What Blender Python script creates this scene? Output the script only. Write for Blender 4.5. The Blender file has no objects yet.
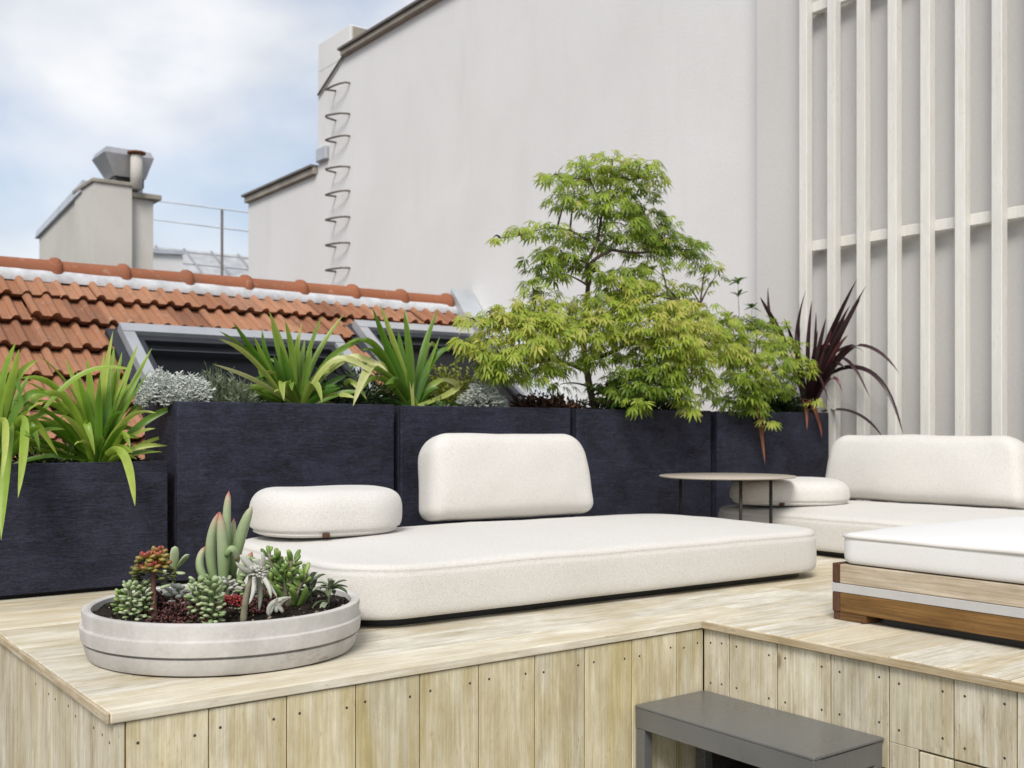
import bpy, bmesh, math, random
from mathutils import Vector, Matrix, noise

R = random.Random(11)
scene = bpy.context.scene
COL = scene.collection
rad = math.radians
PI = math.pi

# ------------------------------------------------------------------ camera maths (survey helpers)
CAM_H, FPX, HOR = .55, 1062.0, 429.0
def at(px, py, d):
    X = (px - 512) / FPX * d
    return Vector((.8 * X + .6 * d, -.6 * X + .8 * d, CAM_H - (py - HOR) / FPX * d))
def aty(px, py, y):
    r = (px - 512) / FPX
    return at(px, py, y / (.8 - .6 * r))
def atx(px, py, x):
    r = (px - 512) / FPX
    return at(px, py, x / (.6 + .8 * r))

# ------------------------------------------------------------------ mesh helpers
class MB:
    def __init__(s):
        s.v = []; s.f = []; s.m = []; s.r = []
    def add(s, vs, fs, rnd=0.0, mat=0):
        o = len(s.v)
        s.v.extend([tuple(p) for p in vs])
        if isinstance(rnd, (list, tuple)): s.r.extend(rnd)
        else: s.r.extend([rnd] * len(vs))
        for f in fs:
            s.f.append(tuple(i + o for i in f)); s.m.append(mat)
    def box(s, x0, x1, y0, y1, z0, z1, rnd=0.0, b=0.0, mat=0, M=None):
        lo = (x0, y0, z0); hi = (x1, y1, z1)
        if b <= 0:
            vs = [Vector((x, y, z)) for x in (x0, x1) for y in (y0, y1) for z in (z0, z1)]
            fs = [(0, 1, 3, 2), (4, 6, 7, 5), (0, 4, 5, 1), (2, 3, 7, 6), (0, 2, 6, 4), (1, 5, 7, 3)]
        else:
            vs = []; idx = {}
            for sx in (0, 1):
                for sy in (0, 1):
                    for sz in (0, 1):
                        sg = (sx, sy, sz)
                        for a in range(3):
                            p = []
                            for k in range(3):
                                e = hi[k] if sg[k] else lo[k]
                                if k != a: e += -b if sg[k] else b
                                p.append(e)
                            idx[(sx, sy, sz, a)] = len(vs); vs.append(Vector(p))
            fs = []
            def q(keys):
                fs.append(tuple(idx[k] for k in keys))
            for a in range(3):
                u, w = [(1, 2), (2, 0), (0, 1)][a]
                for sg in (0, 1):
                    ring = []
                    for (cu, cw) in ((0, 0), (1, 0), (1, 1), (0, 1)):
                        c = [0, 0, 0]; c[a] = sg; c[u] = cu; c[w] = cw
                        ring.append((c[0], c[1], c[2], a))
                    q(ring if sg else ring[::-1])
                for cu in (0, 1):
                    for cw in (0, 1):
                        c0 = [0, 0, 0]; c0[u] = cu; c0[w] = cw; c1 = list(c0); c1[a] = 1
                        ring = [(*c0, u), (*c1, u), (*c1, w), (*c0, w)]
                        q(ring if (cu == cw) == False else ring[::-1])
            for sx in (0, 1):
                for sy in (0, 1):
                    for sz in (0, 1):
                        ring = [(sx, sy, sz, 0), (sx, sy, sz, 1), (sx, sy, sz, 2)]
                        q(ring if (sx + sy + sz) % 2 else ring[::-1])
        if M is not None: vs = [M @ p for p in vs]
        s.add(vs, fs, rnd, mat)
    def tube(s, pts, rr, n=8, rnd=0.0, mat=0, cap=True):
        pts = [Vector(p) for p in pts]
        k = len(pts)
        if not isinstance(rr, (list, tuple)): rr = [rr] * k
        t0 = (pts[1] - pts[0]).normalized()
        ref = Vector((0, 0, 1)) if abs(t0.z) < .9 else Vector((1, 0, 0))
        nrm = t0.cross(ref).normalized()
        vs = []; rl = []
        for i in range(k):
            t = (pts[min(i + 1, k - 1)] - pts[max(i - 1, 0)])
            t = t.normalized() if t.length > 1e-9 else t0
            nrm = (nrm - t * nrm.dot(t))
            nrm = nrm.normalized() if nrm.length > 1e-6 else t.orthogonal().normalized()
            bn = t.cross(nrm)
            for j in range(n):
                a = 2 * PI * j / n
                vs.append(pts[i] + (nrm * math.cos(a) + bn * math.sin(a)) * rr[i])
                rl.append(rnd[i] if isinstance(rnd, (list, tuple)) else rnd)
        fs = []
        for i in range(k - 1):
            for j in range(n):
                j2 = (j + 1) % n
                fs.append((i * n + j, i * n + j2, (i + 1) * n + j2, (i + 1) * n + j))
        if cap:
            fs.append(tuple(range(n))[::-1]); fs.append(tuple((k - 1) * n + j for j in range(n)))
        s.add(vs, fs, rl, mat)
    def lathe(s, prof, c=(0, 0, 0), n=64, rnd=0.0, mat=0, wob=0.0):
        vs = []; fs = []
        k = len(prof)
        for j in range(n):
            a = 2 * PI * j / n
            for (r, z) in prof:
                w = wob * noise.noise(Vector((math.cos(a) * 1.5, math.sin(a) * 1.5, z * 9))) if wob else 0
                vs.append(Vector((c[0] + (r + w) * math.cos(a), c[1] + (r + w) * math.sin(a), c[2] + z)))
        for j in range(n):
            j2 = (j + 1) % n
            for i in range(k - 1):
                fs.append((j * k + i, j2 * k + i, j2 * k + i + 1, j * k + i + 1))
        s.add(vs, fs, rnd, mat)
    def blob(s, c, ax, L, W, T, rnd=0.0, nu=8, nv=6, egg=.25, up=None, mat=0, grad=.35):
        """fleshy leaf: an ellipsoid along ax starting at c, fattest beyond the middle"""
        c = Vector(c); ax = Vector(ax).normalized()
        ref = Vector(up) if up is not None else Vector((0, 0, 1))
        if abs(ax.dot(ref.normalized())) > .97: ref = Vector((1, .2, 0))
        sd = ax.cross(ref).normalized(); nn = sd.cross(ax)
        vs = [c]; rl = [rnd]
        for i in range(1, nv):
            t = i / nv
            rr = math.sin(PI * t) ** .8 * (1 + egg * (t - .5) * 2)
            x = L * (1 - math.cos(PI * t)) / 2
            for j in range(nu):
                a = 2 * PI * j / nu
                vs.append(c + ax * x + sd * (math.cos(a) * rr * W / 2) + nn * (math.sin(a) * rr * T / 2))
                rl.append(max(0.0, min(1.0, rnd + grad * (t - .5))))
        vs.append(c + ax * L); rl.append(max(0.0, min(1.0, rnd + grad * .6)))
        fs = []
        for j in range(nu): fs.append((0, 1 + (j + 1) % nu, 1 + j))
        for i in range(nv - 2):
            for j in range(nu):
                j2 = (j + 1) % nu
                a = 1 + i * nu
                fs.append((a + j, a + j2, a + nu + j2, a + nu + j))
        a = 1 + (nv - 2) * nu; e = len(vs) - 1
        for j in range(nu): fs.append((a + j, a + (j + 1) % nu, e))
        s.add(vs, fs, rl, mat)
    def strap(s, pts, w, rnd=0.0, fold=.22, tip=1.0, base=.55, n=12, mat=0, side=None, twist=0.0, flat=None):
        """folded strap leaf along a bezier; pts = 3 or 4 control points"""
        P = [Vector(p) for p in pts]
        def ev(t):
            Q = P
            while len(Q) > 1: Q = [Q[i].lerp(Q[i + 1], t) for i in range(len(Q) - 1)]
            return Q[0]
        c = [ev(i / n) for i in range(n + 1)]
        vs = []; rl = []
        prev = None
        for i in range(n + 1):
            t = i / n
            tg = (c[min(i + 1, n)] - c[max(i - 1, 0)]).normalized()
            sd = tg.cross(Vector((0, 0, 1)))
            if sd.length < .15: sd = prev if prev is not None else (side or Vector((1, 0, 0)))
            if side is not None: sd = (sd.normalized() * .35 + Vector(side)).normalized()
            if flat is not None:
                q_ = tg.cross(Vector((.6, .8, 0)))
                if q_.length > .1:
                    q_.normalize()
                    if q_.dot(sd) < 0: q_ = -q_
                    sd = sd.normalized() * (1 - flat) + q_ * flat
            sd = sd - tg * sd.dot(tg); sd.normalize()
            if prev is not None and sd.dot(prev) < 0: sd = -sd
            prev = sd
            if twist: sd = Matrix.Rotation(twist * t, 3, tg) @ sd
            nn = sd.cross(tg)
            ww = w * (base + (1 - base) * min(1, t * 3)) * (1 - ((max(0, t - .6) / .4) ** 1.8) * tip) ** .75 if t < 1 else 0.0004
            ww = max(ww, .0006)
            vs += [c[i] - sd * ww / 2 + nn * ww * fold, c[i].copy(), c[i] + sd * ww / 2 + nn * ww * fold]
            g = rnd + (t - .5) * .18
            rl += [g, g - .07, g]
        fs = []
        for i in range(n):
            a = i * 3
            fs += [(a, a + 1, a + 4, a + 3), (a + 1, a + 2, a + 5, a + 4)]
        s.add(vs, fs, rl, mat)
    def build(s, name, mats, parent=None, smooth=False, loc=None, rz=0.0, weld=False):
        me = bpy.data.meshes.new(name)
        me.from_pydata(s.v, [], s.f)
        if not isinstance(mats, (list, tuple)): mats = [mats]
        for m in mats: me.materials.append(m)
        me.polygons.foreach_set('material_index', s.m)
        if smooth: me.polygons.foreach_set('use_smooth', [True] * len(s.f))
        at_ = me.attributes.new('rnd', 'FLOAT', 'POINT')
        at_.data.foreach_set('value', s.r)
        me.update()
        if weld:
            bm = bmesh.new(); bm.from_mesh(me); bmesh.ops.remove_doubles(bm, verts=bm.verts, dist=2e-4)
            bmesh.ops.recalc_face_normals(bm, faces=bm.faces); bm.to_mesh(me); bm.free()
        o = bpy.data.objects.new(name, me); COL.objects.link(o)
        if parent is not None: o.parent = parent
        if loc is not None: o.location = loc
        if rz: o.rotation_euler.z = rz
        return o

def empty(name, loc=(0, 0, 0), rz=0.0, rot=None):
    o = bpy.data.objects.new(name, None); COL.objects.link(o)
    o.empty_display_size = .1
    o.location = loc; o.rotation_euler = rot if rot else (0, 0, rz)
    return o
def tag(o, label, cat, group=None):
    o['label'] = label; o['category'] = cat
    if group: o['group'] = group
    return o
def struct(o):
    o['kind'] = 'structure'; return o

# ------------------------------------------------------------------ material helpers
class NT:
    def __init__(s, name):
        s.m = bpy.data.materials.new(name); s.m.use_nodes = True
        s.t = s.m.node_tree; s.n = s.t.nodes; s.n.clear()
        s.out = s.n.new('ShaderNodeOutputMaterial')
    def new(s, ty, ins=None, **kw):
        x = s.n.new(ty)
        for k, v in kw.items(): setattr(x, k, v)
        for k, v in (ins or {}).items(): s.put(x.inputs[k], v)
        return x
    def put(s, sock, v):
        if hasattr(v, 'is_output'): s.t.links.new(v, sock)
        elif isinstance(v, (tuple, list)) and sock.type == 'RGBA' and len(v) == 3: sock.default_value = (*v, 1)
        else: sock.default_value = v
    def coord(s, scale=(1, 1, 1), rndmul=0.0):
        tc = s.new('ShaderNodeTexCoord').outputs['Object']
        if rndmul:
            a = s.attr()
            c = s.new('ShaderNodeCombineXYZ', {0: s.math('MULTIPLY', a, rndmul), 1: s.math('MULTIPLY', a, rndmul * 1.7), 2: s.math('MULTIPLY', a, rndmul * .6)})
            tc = s.new('ShaderNodeVectorMath', {0: tc, 1: c.outputs[0]}, operation='ADD').outputs[0]
        return s.new('ShaderNodeMapping', {'Vector': tc, 'Scale': scale}).outputs[0]
    def attr(s, name='rnd'):
        return s.new('ShaderNodeAttribute', attribute_name=name).outputs['Fac']
    def math(s, op, a, b=0.0, clamp=False):
        x = s.new('ShaderNodeMath', {0: a, 1: b}, operation=op); x.use_clamp = clamp
        return x.outputs[0]
    def noise(s, vec, scale, detail=4, rough=.55, dist=0.0):
        return s.new('ShaderNodeTexNoise', {'Vector': vec, 'Scale': scale, 'Detail': detail, 'Roughness': rough, 'Distortion': dist}).outputs['Fac']
    def ramp(s, fac, stops, interp='LINEAR'):
        x = s.new('ShaderNodeValToRGB'); cr = x.color_ramp; cr.interpolation = interp
        while len(cr.elements) < len(stops): cr.elements.new(.5)
        for e, (p, c) in zip(cr.elements, stops):
            e.position = p
            e.color = (*c, 1) if isinstance(c, (tuple, list)) else (c, c, c, 1)
        s.put(x.inputs[0], fac)
        return x.outputs[0]
    def mix(s, fac, a, b, mode='MIX'):
        x = s.new('ShaderNodeMix', data_type='RGBA', blend_type=mode)
        s.put(x.inputs[0], fac); s.put(x.inputs[6], a); s.put(x.inputs[7], b)
        return x.outputs[2]
    def bump(s, h, strength=.3, dist=.01):
        return s.new('ShaderNodeBump', {'Height': h, 'Strength': strength, 'Distance': dist}).outputs[0]
    def bsdf(s, col, rough=.6, normal=None, spec=.4, metal=0.0, **kw):
        b = s.new('ShaderNodeBsdfPrincipled')
        s.put(b.inputs['Base Color'], col); s.put(b.inputs['Roughness'], rough)
        b.inputs['Specular IOR Level'].default_value = spec
        b.inputs['Metallic'].default_value = metal
        for k, v in kw.items(): s.put(b.inputs[k], v)
        if normal is not None: s.put(b.inputs['Normal'], normal)
        s.t.links.new(b.outputs[0], s.out.inputs[0])
        s.b = b
        return s.m

def plain(name, col, rough=.6, spec=.4, metal=0.0, var=.12, scale=8.0, bump=.1, bscale=120.0):
    n = NT(name); c = n.coord()
    f = n.noise(c, scale, 5)
    lo = tuple(x * (1 - var) for x in col); hi = tuple(min(1, x * (1 + var)) for x in col)
    colr = n.ramp(f, [(.3, lo), (.7, hi)])
    nb = n.bump(n.noise(c, bscale, 3), bump, .004) if bump else None
    return n.bsdf(colr, rough, nb, spec, metal)

def wood(name, axis, bands, stain, dark, tone=.16, rough=.7, stain_amt=(.5, .7), streak=(.60, .72), along=3.6, across=70.0, fine=.38, blotch=.8, tan=.28, knot=.85):
    n = NT(name)
    sc = [across] * 3; sc[axis] = along
    sc2 = [9.0] * 3; sc2[axis] = 1.3
    sc3 = [190.0] * 3; sc3[axis] = 5.0
    sc4 = [24.0] * 3; sc4[axis] = 1.6
    g = n.noise(n.coord(tuple(sc), 31), 1.0, 6, .6, .6)
    p = n.noise(n.coord(tuple(sc2), 17), 1.0, 5, .6, .8)
    f = n.noise(n.coord(tuple(sc3), 23), 1.0, 3, .6, .3)
    k = n.noise(n.coord(tuple(sc4), 47), 1.0, 6, .7, .7)
    col = n.ramp(g, [(.3, bands[0]), (.5, bands[1]), (.68, bands[2])])
    col = n.mix(n.ramp(p, [(stain_amt[0], 0.0), (stain_amt[1], .75)]), col, stain)
    col = n.mix(n.ramp(k, [(streak[0], 0.0), (streak[1], .6)]), col, dark)
    col = n.mix(fine, col, n.ramp(f, [(.35, .35), (.65, 1.0)]), 'MULTIPLY')
    iso = [13.0] * 3; iso[axis] = 5.0
    q = n.noise(n.coord(tuple(iso), 29), 1.0, 9, .68, .3)
    col = n.mix(blotch, col, n.ramp(q, [(.32, (.70, .64, .50)), (.5, (.95, .93, .88)), (.66, (1.22, 1.22, 1.22))]), 'MULTIPLY')
    a = n.attr()
    hu = n.math('FRACT', n.math('MULTIPLY', a, 13.7))
    col = n.mix(n.math('MULTIPLY', hu, tan), col, stain)
    tk = [170.0] * 3; tk[axis] = 26.0
    tick = n.noise(n.coord(tuple(tk), 41), 1.0, 5, .7)
    tmask = n.noise(n.coord((9, 9, 9), 11), 1.0, 5, .65)
    col = n.mix(n.math('MULTIPLY', n.ramp(tick, [(.58, 0.0), (.66, .75)]), n.ramp(tmask, [(.42, .15), (.62, 1.0)])), col, dark)
    vk = n.new('ShaderNodeTexVoronoi', {'Vector': n.coord(tuple(7.0 if i_ != axis else 2.6 for i_ in range(3)), 37), 'Scale': 1.0}).outputs['Distance']
    col = n.mix(n.ramp(vk, [(.035, knot), (.075, 0.0)]), col, dark)
    tn = n.math('FRACT', n.math('MULTIPLY', a, 7.31))
    tn = n.math('ADD', n.math('MULTIPLY', tn, tone * 2), 1.0 - tone)
    comb = n.new('ShaderNodeCombineColor', {0: tn, 1: tn, 2: tn}).outputs[0]
    col = n.mix(1.0, col, comb, 'MULTIPLY')
    nb = n.bump(n.math('ADD', g, n.math('MULTIPLY', f, .6)), .35, .0025)
    return n.bsdf(col, rough, nb, .3)

def leafmat(name, stops, trans=.35, rough=.45, spec=.45):
    n = NT(name)
    col = n.ramp(n.attr(), stops)
    nz = n.noise(n.coord(), 40, 2)
    col = n.mix(.3, col, n.ramp(nz, [(.3, .6), (.7, 1.0)]), 'MULTIPLY')
    b = n.new('ShaderNodeBsdfPrincipled', {'Base Color': col, 'Roughness': rough})
    b.inputs['Specular IOR Level'].default_value = spec
    if trans > 0:
        t = n.new('ShaderNodeBsdfTranslucent', {'Color': col})
        mx = n.new('ShaderNodeMixShader', {0: trans})
        n.t.links.new(b.outputs[0], mx.inputs[1]); n.t.links.new(t.outputs[0], mx.inputs[2])
        n.t.links.new(mx.outputs[0], n.out.inputs[0])
    else:
        n.t.links.new(b.outputs[0], n.out.inputs[0])
    return n.m

# ---- materials
M = {}
M['seam'] = plain('seam_wood', (.15, .11, .035), .9, .1, 0, .3, 30, .1)
M['deck'] = wood('deck_wood', 0, [(.64, .59, .48), (.73, .70, .61), (.80, .785, .73)], (.54, .45, .28), (.36, .285, .175), tone=.12, stain_amt=(.48, .66), streak=(.58, .70), tan=.5)
M['edge'] = wood('deck_edge_wood', 0, [(.46, .38, .26), (.60, .52, .385), (.70, .65, .54)], (.42, .32, .17), (.24, .18, .10), tone=.08, stain_amt=(.46, .66), streak=(.58, .7))
M['edge_y'] = wood('deck_edge_wood_y', 1, [(.42, .34, .22), (.55, .46, .32), (.66, .6, .48)], (.38, .27, .12), (.20, .14, .07), tone=.08, stain_amt=(.44, .62), streak=(.54, .68))
M['fascia'] = wood('fascia_wood', 2, [(.61, .54, .375), (.69, .635, .48), (.74, .70, .57)], (.50, .405, .175), (.38, .29, .14), tone=.1, stain_amt=(.47, .66), streak=(.62, .78))
M['fascia_grey'] = wood('fascia_grey_wood', 2, [(.56, .505, .39), (.67, .625, .51), (.73, .70, .61)], (.48, .40, .22), (.20, .155, .10), tone=.1, stain_amt=(.5, .7), streak=(.54, .70))
M['bench_pale'] = wood('bench_pale_wood', 1, [(.46, .38, .28), (.56, .48, .37), (.62, .56, .47)], (.46, .37, .26), (.36, .28, .19), tone=.04, fine=.5)
M['bench_brown'] = wood('bench_brown_wood', 1, [(.11, .052, .018), (.21, .108, .036), (.30, .165, .06)], (.25, .135, .038), (.08, .04, .014), tone=.04, rough=.5, fine=.6, streak=(.52, .66))
M['bench_dark'] = wood('bench_dark_wood', 2, [(.07, .03, .018), (.11, .05, .03), (.15, .075, .045)], (.1, .05, .03), (.05, .02, .01), tone=.02)
M['bench_strap'] = plain('bench_strap_metal', (.46, .455, .44), .42, .5, 0, .06, 20, .05)

def make_planter_mat():
    n = NT('planter_wood')
    c1 = n.coord((5.0, 60, 90), 19); c3 = n.coord((26, 26, 210), 7); c4 = n.coord((5, 5, 7), 11); c5 = n.coord((70, 70, 9), 5)
    g = n.noise(c1, 1.0, 6, .65, .5); k = n.noise(c3, 1.0, 7, .72, .9); pt = n.noise(c4, 1.0, 7, .7, .5); v = n.noise(c5, 1.0, 5, .7, .4)
    iso = n.noise(n.coord((85, 85, 110), 5), 1.0, 7, .75)
    col = n.ramp(g, [(.3, (.021, .022, .042)), (.55, (.028, .0295, .054)), (.75, (.037, .039, .069))])
    col = n.mix(.9, col, n.ramp(pt, [(.3, (.55, .55, .56)), (.5, (1, 1, 1)), (.7, (1.35, 1.35, 1.3))]), 'MULTIPLY')
    col = n.mix(.75, col, n.ramp(iso, [(.35, (.4, .4, .4)), (.6, (1.2, 1.2, 1.2))]), 'MULTIPLY')
    dash = n.math('MULTIPLY', n.ramp(k, [(.50, 0.0), (.57, 1.0)]), n.ramp(pt, [(.38, 1.0), (.62, .15)]))
    col = n.mix(dash, col, (.006, .006, .009))
    col = n.mix(n.math('MULTIPLY', n.ramp(v, [(.58, 0.0), (.66, .6)]), n.ramp(pt, [(.4, .8), (.55, 0.0)])), col, (.007, .007, .010))
    hi = n.noise(n.coord((30, 30, 45), 3), 1.0, 5, .7)
    col = n.mix(n.ramp(hi, [(.68, 0.0), (.76, .35)]), col, (.11, .11, .135))
    hh = n.math('SUBTRACT', n.math('ADD', g, iso), n.math('MULTIPLY', dash, .9))
    return n.bsdf(col, .66, n.bump(hh, .6, .006), .3)
M['planter'] = make_planter_mat()
M['planter_in'] = plain('planter_lining', (.012, .012, .014), .8, .2)

def make_fabric(name, base, dark, sc=1.0):
    n = NT(name); c = n.coord()
    w1 = n.noise(n.coord((420 * sc, 160 * sc, 420 * sc)), 1.0, 2, .6)
    w2 = n.noise(n.coord((160 * sc, 420 * sc, 160 * sc)), 1.0, 2, .6)
    v = n.new('ShaderNodeTexVoronoi', {'Vector': c, 'Scale': 230.0 * sc}).outputs['Distance']
    big = n.noise(c, 3.5, 4)
    h = n.math('ADD', n.math('MULTIPLY', w1, .7), n.math('ADD', n.math('MULTIPLY', w2, .7), n.math('MULTIPLY', v, -.5)))
    col = n.ramp(h, [(.24, dark), (.58, base)])
    col = n.mix(.25, col, n.ramp(big, [(.3, (.86, .85, .82)), (.7, (1, 1, 1))]), 'MULTIPLY')
    sp = n.noise(c, 55, 2)
    col = n.mix(n.ramp(sp, [(.76, 0.0), (.80, .5)]), col, (.25, .22, .18))
    m = n.bsdf(col, .9, n.bump(h, .35, .0016), .12)
    n.b.inputs['Sheen Weight'].default_value = .15
    return m
M['fabric'] = make_fabric('woven_fabric', (.72, .70, .665), (.545, .52, .475), 1.9)
M['canvas'] = make_fabric('smooth_canvas', (.76, .75, .735), (.69, .68, .66), 2.2)
M['piping'] = plain('piping_fabric', (.62, .60, .56), .9, .1)
M['black'] = plain('black_paint', (.012, .012, .013), .45, .4, 0, .1, 10, .03)
M['tabletop'] = plain('table_top_taupe', (.42, .37, .31), .5, .4, 0, .06, 12, .03)
M['leg_bronze'] = plain('table_leg_bronze', (.03, .027, .024), .5, .4, .2, .1, 10, .02)

def make_step():
    n = NT('step_metal'); c = n.coord()
    a = n.noise(c, 5, 6, .6, .6); b = n.noise(c, 40, 4)
    col = n.ramp(a, [(.3, (.105, .105, .10)), (.7, (.14, .14, .135))])
    rgh = n.ramp(n.math('ADD', a, n.math('MULTIPLY', b, .3)), [(.4, .22), (.85, .42)])
    return n.bsdf(col, rgh, n.bump(b, .06, .002), .5, .0)
M['step'] = make_step()
M['screw'] = plain('screw_steel', (.07, .06, .05), .5, .5, .6, .2, 60, .05)

def make_wall(name, base, lo, patch):
    n = NT(name); c = n.coord()
    a = n.noise(c, .7, 6, .6, .4); b = n.noise(n.coord((1.2, 1.2, .25)), 1.6, 5, .6); f = n.noise(c, 60, 4, .7)
    col = n.ramp(a, [(.3, lo), (.65, base)])
    col = n.mix(n.ramp(b, [(.58, 0.0), (.75, .35)]), col, patch)
    col = n.mix(.2, col, n.ramp(f, [(.3, .6), (.7, 1.0)]), 'MULTIPLY')
    st = n.noise(n.coord((2.2, 2.2, .10), 0), 2.0, 6, .7)
    col = n.mix(n.ramp(st, [(.60, 0.0), (.72, .28)]), col, patch)
    tr_ = n.noise(n.coord((1, 1, 2.5)), 4.5, 6, .7, 1.2)
    return n.bsdf(col, .88, n.bump(n.math('ADD', f, n.math('MULTIPLY', tr_, .7)), .16, .008), .15)
M['wall'] = make_wall('white_render', (.755, .75, .738), (.69, .683, .668), (.60, .588, .565))
M['wall_grey'] = make_wall('grey_render', (.635, .623, .605), (.59, .578, .56), (.54, .522, .495))
M['wall_old'] = make_wall('cream_render', (.62, .60, .55), (.52, .50, .45), (.40, .37, .31))
M['trellis'] = wood('trellis_painted_wood', 2, [(.71, .695, .65), (.745, .73, .69), (.765, .755, .72)], (.69, .65, .555), (.5, .43, .29), tone=.03, stain_amt=(.56, .8), streak=(.72, .85), rough=.6, fine=.10, blotch=.15, tan=.05, knot=0.0)
M['coping'] = plain('stone_coping', (.33, .30, .25), .85, .2, 0, .2, 6, .3, 40)
M['coping_dark'] = plain('zinc_coping', (.16, .145, .13), .6, .4, .2, .2, 6, .1)
M['zinc'] = plain('zinc_sheet', (.48, .51, .54), .42, .5, .3, .14, 3, .08)
M['slate'] = plain('slate_roof', (.42, .43, .44), .6, .4, 0, .2, 6, .3, 18)
M['metal_dark'] = plain('weathered_iron', (.17, .15, .13), .55, .4, .5, .2, 14, .1)
M['metal_cowl'] = plain('galvanised_cowl', (.42, .42, .43), .4, .5, .5, .15, 5, .06)
M['rust'] = plain('rusted_cap', (.20, .09, .04), .8, .2, .1, .25, 20, .2)
M['frame_grey'] = plain('window_frame_grey', (.40, .41, .43), .38, .5, .2, .1, 3, .04)
M['frame_dark'] = plain('window_frame_dark', (.03, .033, .04), .5, .4, .1, .1, 6, .05)
M['mortar'] = plain('ridge_mortar', (.55, .56, .58), .9, .1, 0, .2, 12, .5, 40)
M['glass_dark'] = NT('dark_glass').bsdf((.004, .0045, .005), .35, None, .12)

def make_tile(name, cols):
    n = NT(name); c = n.coord()
    a = n.attr()
    t = n.math('FRACT', n.math('MULTIPLY', a, 9.7))
    col = n.ramp(t, cols)
    d = n.noise(c, 5, 6, .65, .4); f = n.noise(c, 70, 4, .7)
    col = n.mix(n.ramp(d, [(.5, 0.0), (.74, .6)]), col, (.17, .10, .065))
    col = n.mix(n.ramp(f, [(.58, 0.0), (.72, .6)]), col, (.10, .065, .045))
    col = n.mix(n.ramp(n.noise(c, 16, 4), [(.60, 0.0), (.74, .35)]), col, (.52, .38, .28))
    return n.bsdf(col, .78, n.bump(f, .3, .006), .25)
M['tile'] = make_tile('terracotta_tile', [(0.0, (.23, .105, .06)), (.3, (.33, .155, .085)), (.6, (.40, .205, .12)), (.85, (.29, .125, .065)), (1.0, (.36, .20, .13))])
M['ridge'] = make_tile('terracotta_ridge', [(0.0, (.25, .09, .045)), (.5, (.32, .12, .06)), (1.0, (.20, .07, .036))])

def make_concrete():
    n = NT('bowl_concrete'); c = n.coord()
    a = n.noise(c, 4, 6, .65, .3); f = n.noise(c, 90, 4, .7); s = n.noise(n.coord((7, 7, 2)), 1.0, 5)
    v = n.new('ShaderNodeTexVoronoi', {'Vector': c, 'Scale': 70.0}).outputs['Distance']
    col = n.ramp(a, [(.3, (.44, .42, .395)), (.5, (.56, .54, .51)), (.68, (.62, .60, .565))])
    col = n.mix(n.ramp(s, [(.5, 0.0), (.7, .6)]), col, (.38, .35, .31))
    dt = n.noise(n.coord((9, 9, 22)), 1.0, 7, .72)
    col = n.mix(n.ramp(dt, [(.58, 0.0), (.70, .55)]), col, (.30, .26, .21))
    col = n.mix(n.ramp(v, [(.05, .55), (.12, 0.0)]), col, (.36, .33, .29))
    col = n.mix(.25, col, n.ramp(f, [(.3, .6), (.7, 1.0)]), 'MULTIPLY')
    return n.bsdf(col, .85, n.bump(n.math('ADD', f, n.math('MULTIPLY', a, .8)), .3, .003), .2)
M['concrete'] = make_concrete()
def make_soil():
    n = NT('potting_soil'); c = n.coord()
    f = n.noise(c, 75, 5, .8); g = n.noise(c, 220, 3, .7)
    col = n.ramp(f, [(.35, (.008, .006, .005)), (.6, (.035, .025, .018)), (.78, (.11, .08, .055))])
    col = n.mix(n.ramp(g, [(.70, 0.0), (.76, .8)]), col, (.30, .24, .18))
    return n.bsdf(col, .9, n.bump(f, .9, .012), .2)
M['soil'] = make_soil()
M['perlite'] = plain('soil_grit', (.30, .24, .18), .9, .2, 0, .4, 60, .1)
M['floor'] = plain('terrace_floor_paving', (.25, .24, .22), .8, .2, 0, .2, 4, .2)
M['asphalt'] = plain('street_asphalt', (.05, .05, .052), .9, .2, 0, .2, 2, .2)

M['strap'] = leafmat('strap_leaf', [(0.0, (.018, .055, .006)), (.35, (.075, .18, .016)), (.62, (.20, .32, .04)), (.85, (.42, .48, .11)), (1.0, (.58, .58, .28))], .3, .38)
M['strap_lime'] = leafmat('strap_leaf_lime', [(0.0, (.03, .08, .006)), (.35, (.13, .27, .02)), (.62, (.28, .42, .045)), (.85, (.46, .54, .11)), (1.0, (.60, .62, .26))], .35, .38)
M['cordyline'] = leafmat('cordyline_leaf', [(0.0, (.012, .006, .007)), (.45, (.036, .014, .018)), (.7, (.10, .03, .036)), (1.0, (.22, .06, .05))], .12, .4)
M['dry_red'] = leafmat('dry_red_leaf', [(0.0, (.10, .03, .025)), (.5, (.28, .09, .05)), (1.0, (.42, .2, .12))], .25, .6)
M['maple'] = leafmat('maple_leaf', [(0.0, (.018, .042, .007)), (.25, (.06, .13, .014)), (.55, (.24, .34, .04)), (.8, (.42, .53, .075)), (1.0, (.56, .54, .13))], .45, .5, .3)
M['bark'] = plain('maple_bark', (.075, .055, .04), .85, .2, 0, .35, 14, .5, 60)
M['silver'] = leafmat('silver_leaf', [(0.0, (.30, .33, .28)), (.5, (.55, .58, .53)), (1.0, (.76, .78, .74))], .15, .8, .15)
M['greygreen'] = leafmat('grey_green_leaf', [(0.0, (.06, .09, .04)), (.5, (.16, .20, .11)), (1.0, (.36, .40, .29))], .2, .7, .2)
M['dark_leaf'] = leafmat('dark_small_leaf', [(0.0, (.012, .026, .008)), (.6, (.04, .08, .02)), (1.0, (.11, .15, .05))], .25, .5, .3)
M['lime_leaf'] = leafmat('lime_small_leaf', [(0.0, (.12, .17, .02)), (.6, (.36, .40, .06)), (1.0, (.55, .55, .14))], .35, .55, .3)
M['brown_leaf'] = leafmat('brown_small_leaf', [(0.0, (.03, .016, .010)), (.6, (.085, .045, .026)), (1.0, (.17, .08, .05))], .2, .6, .2)
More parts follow.
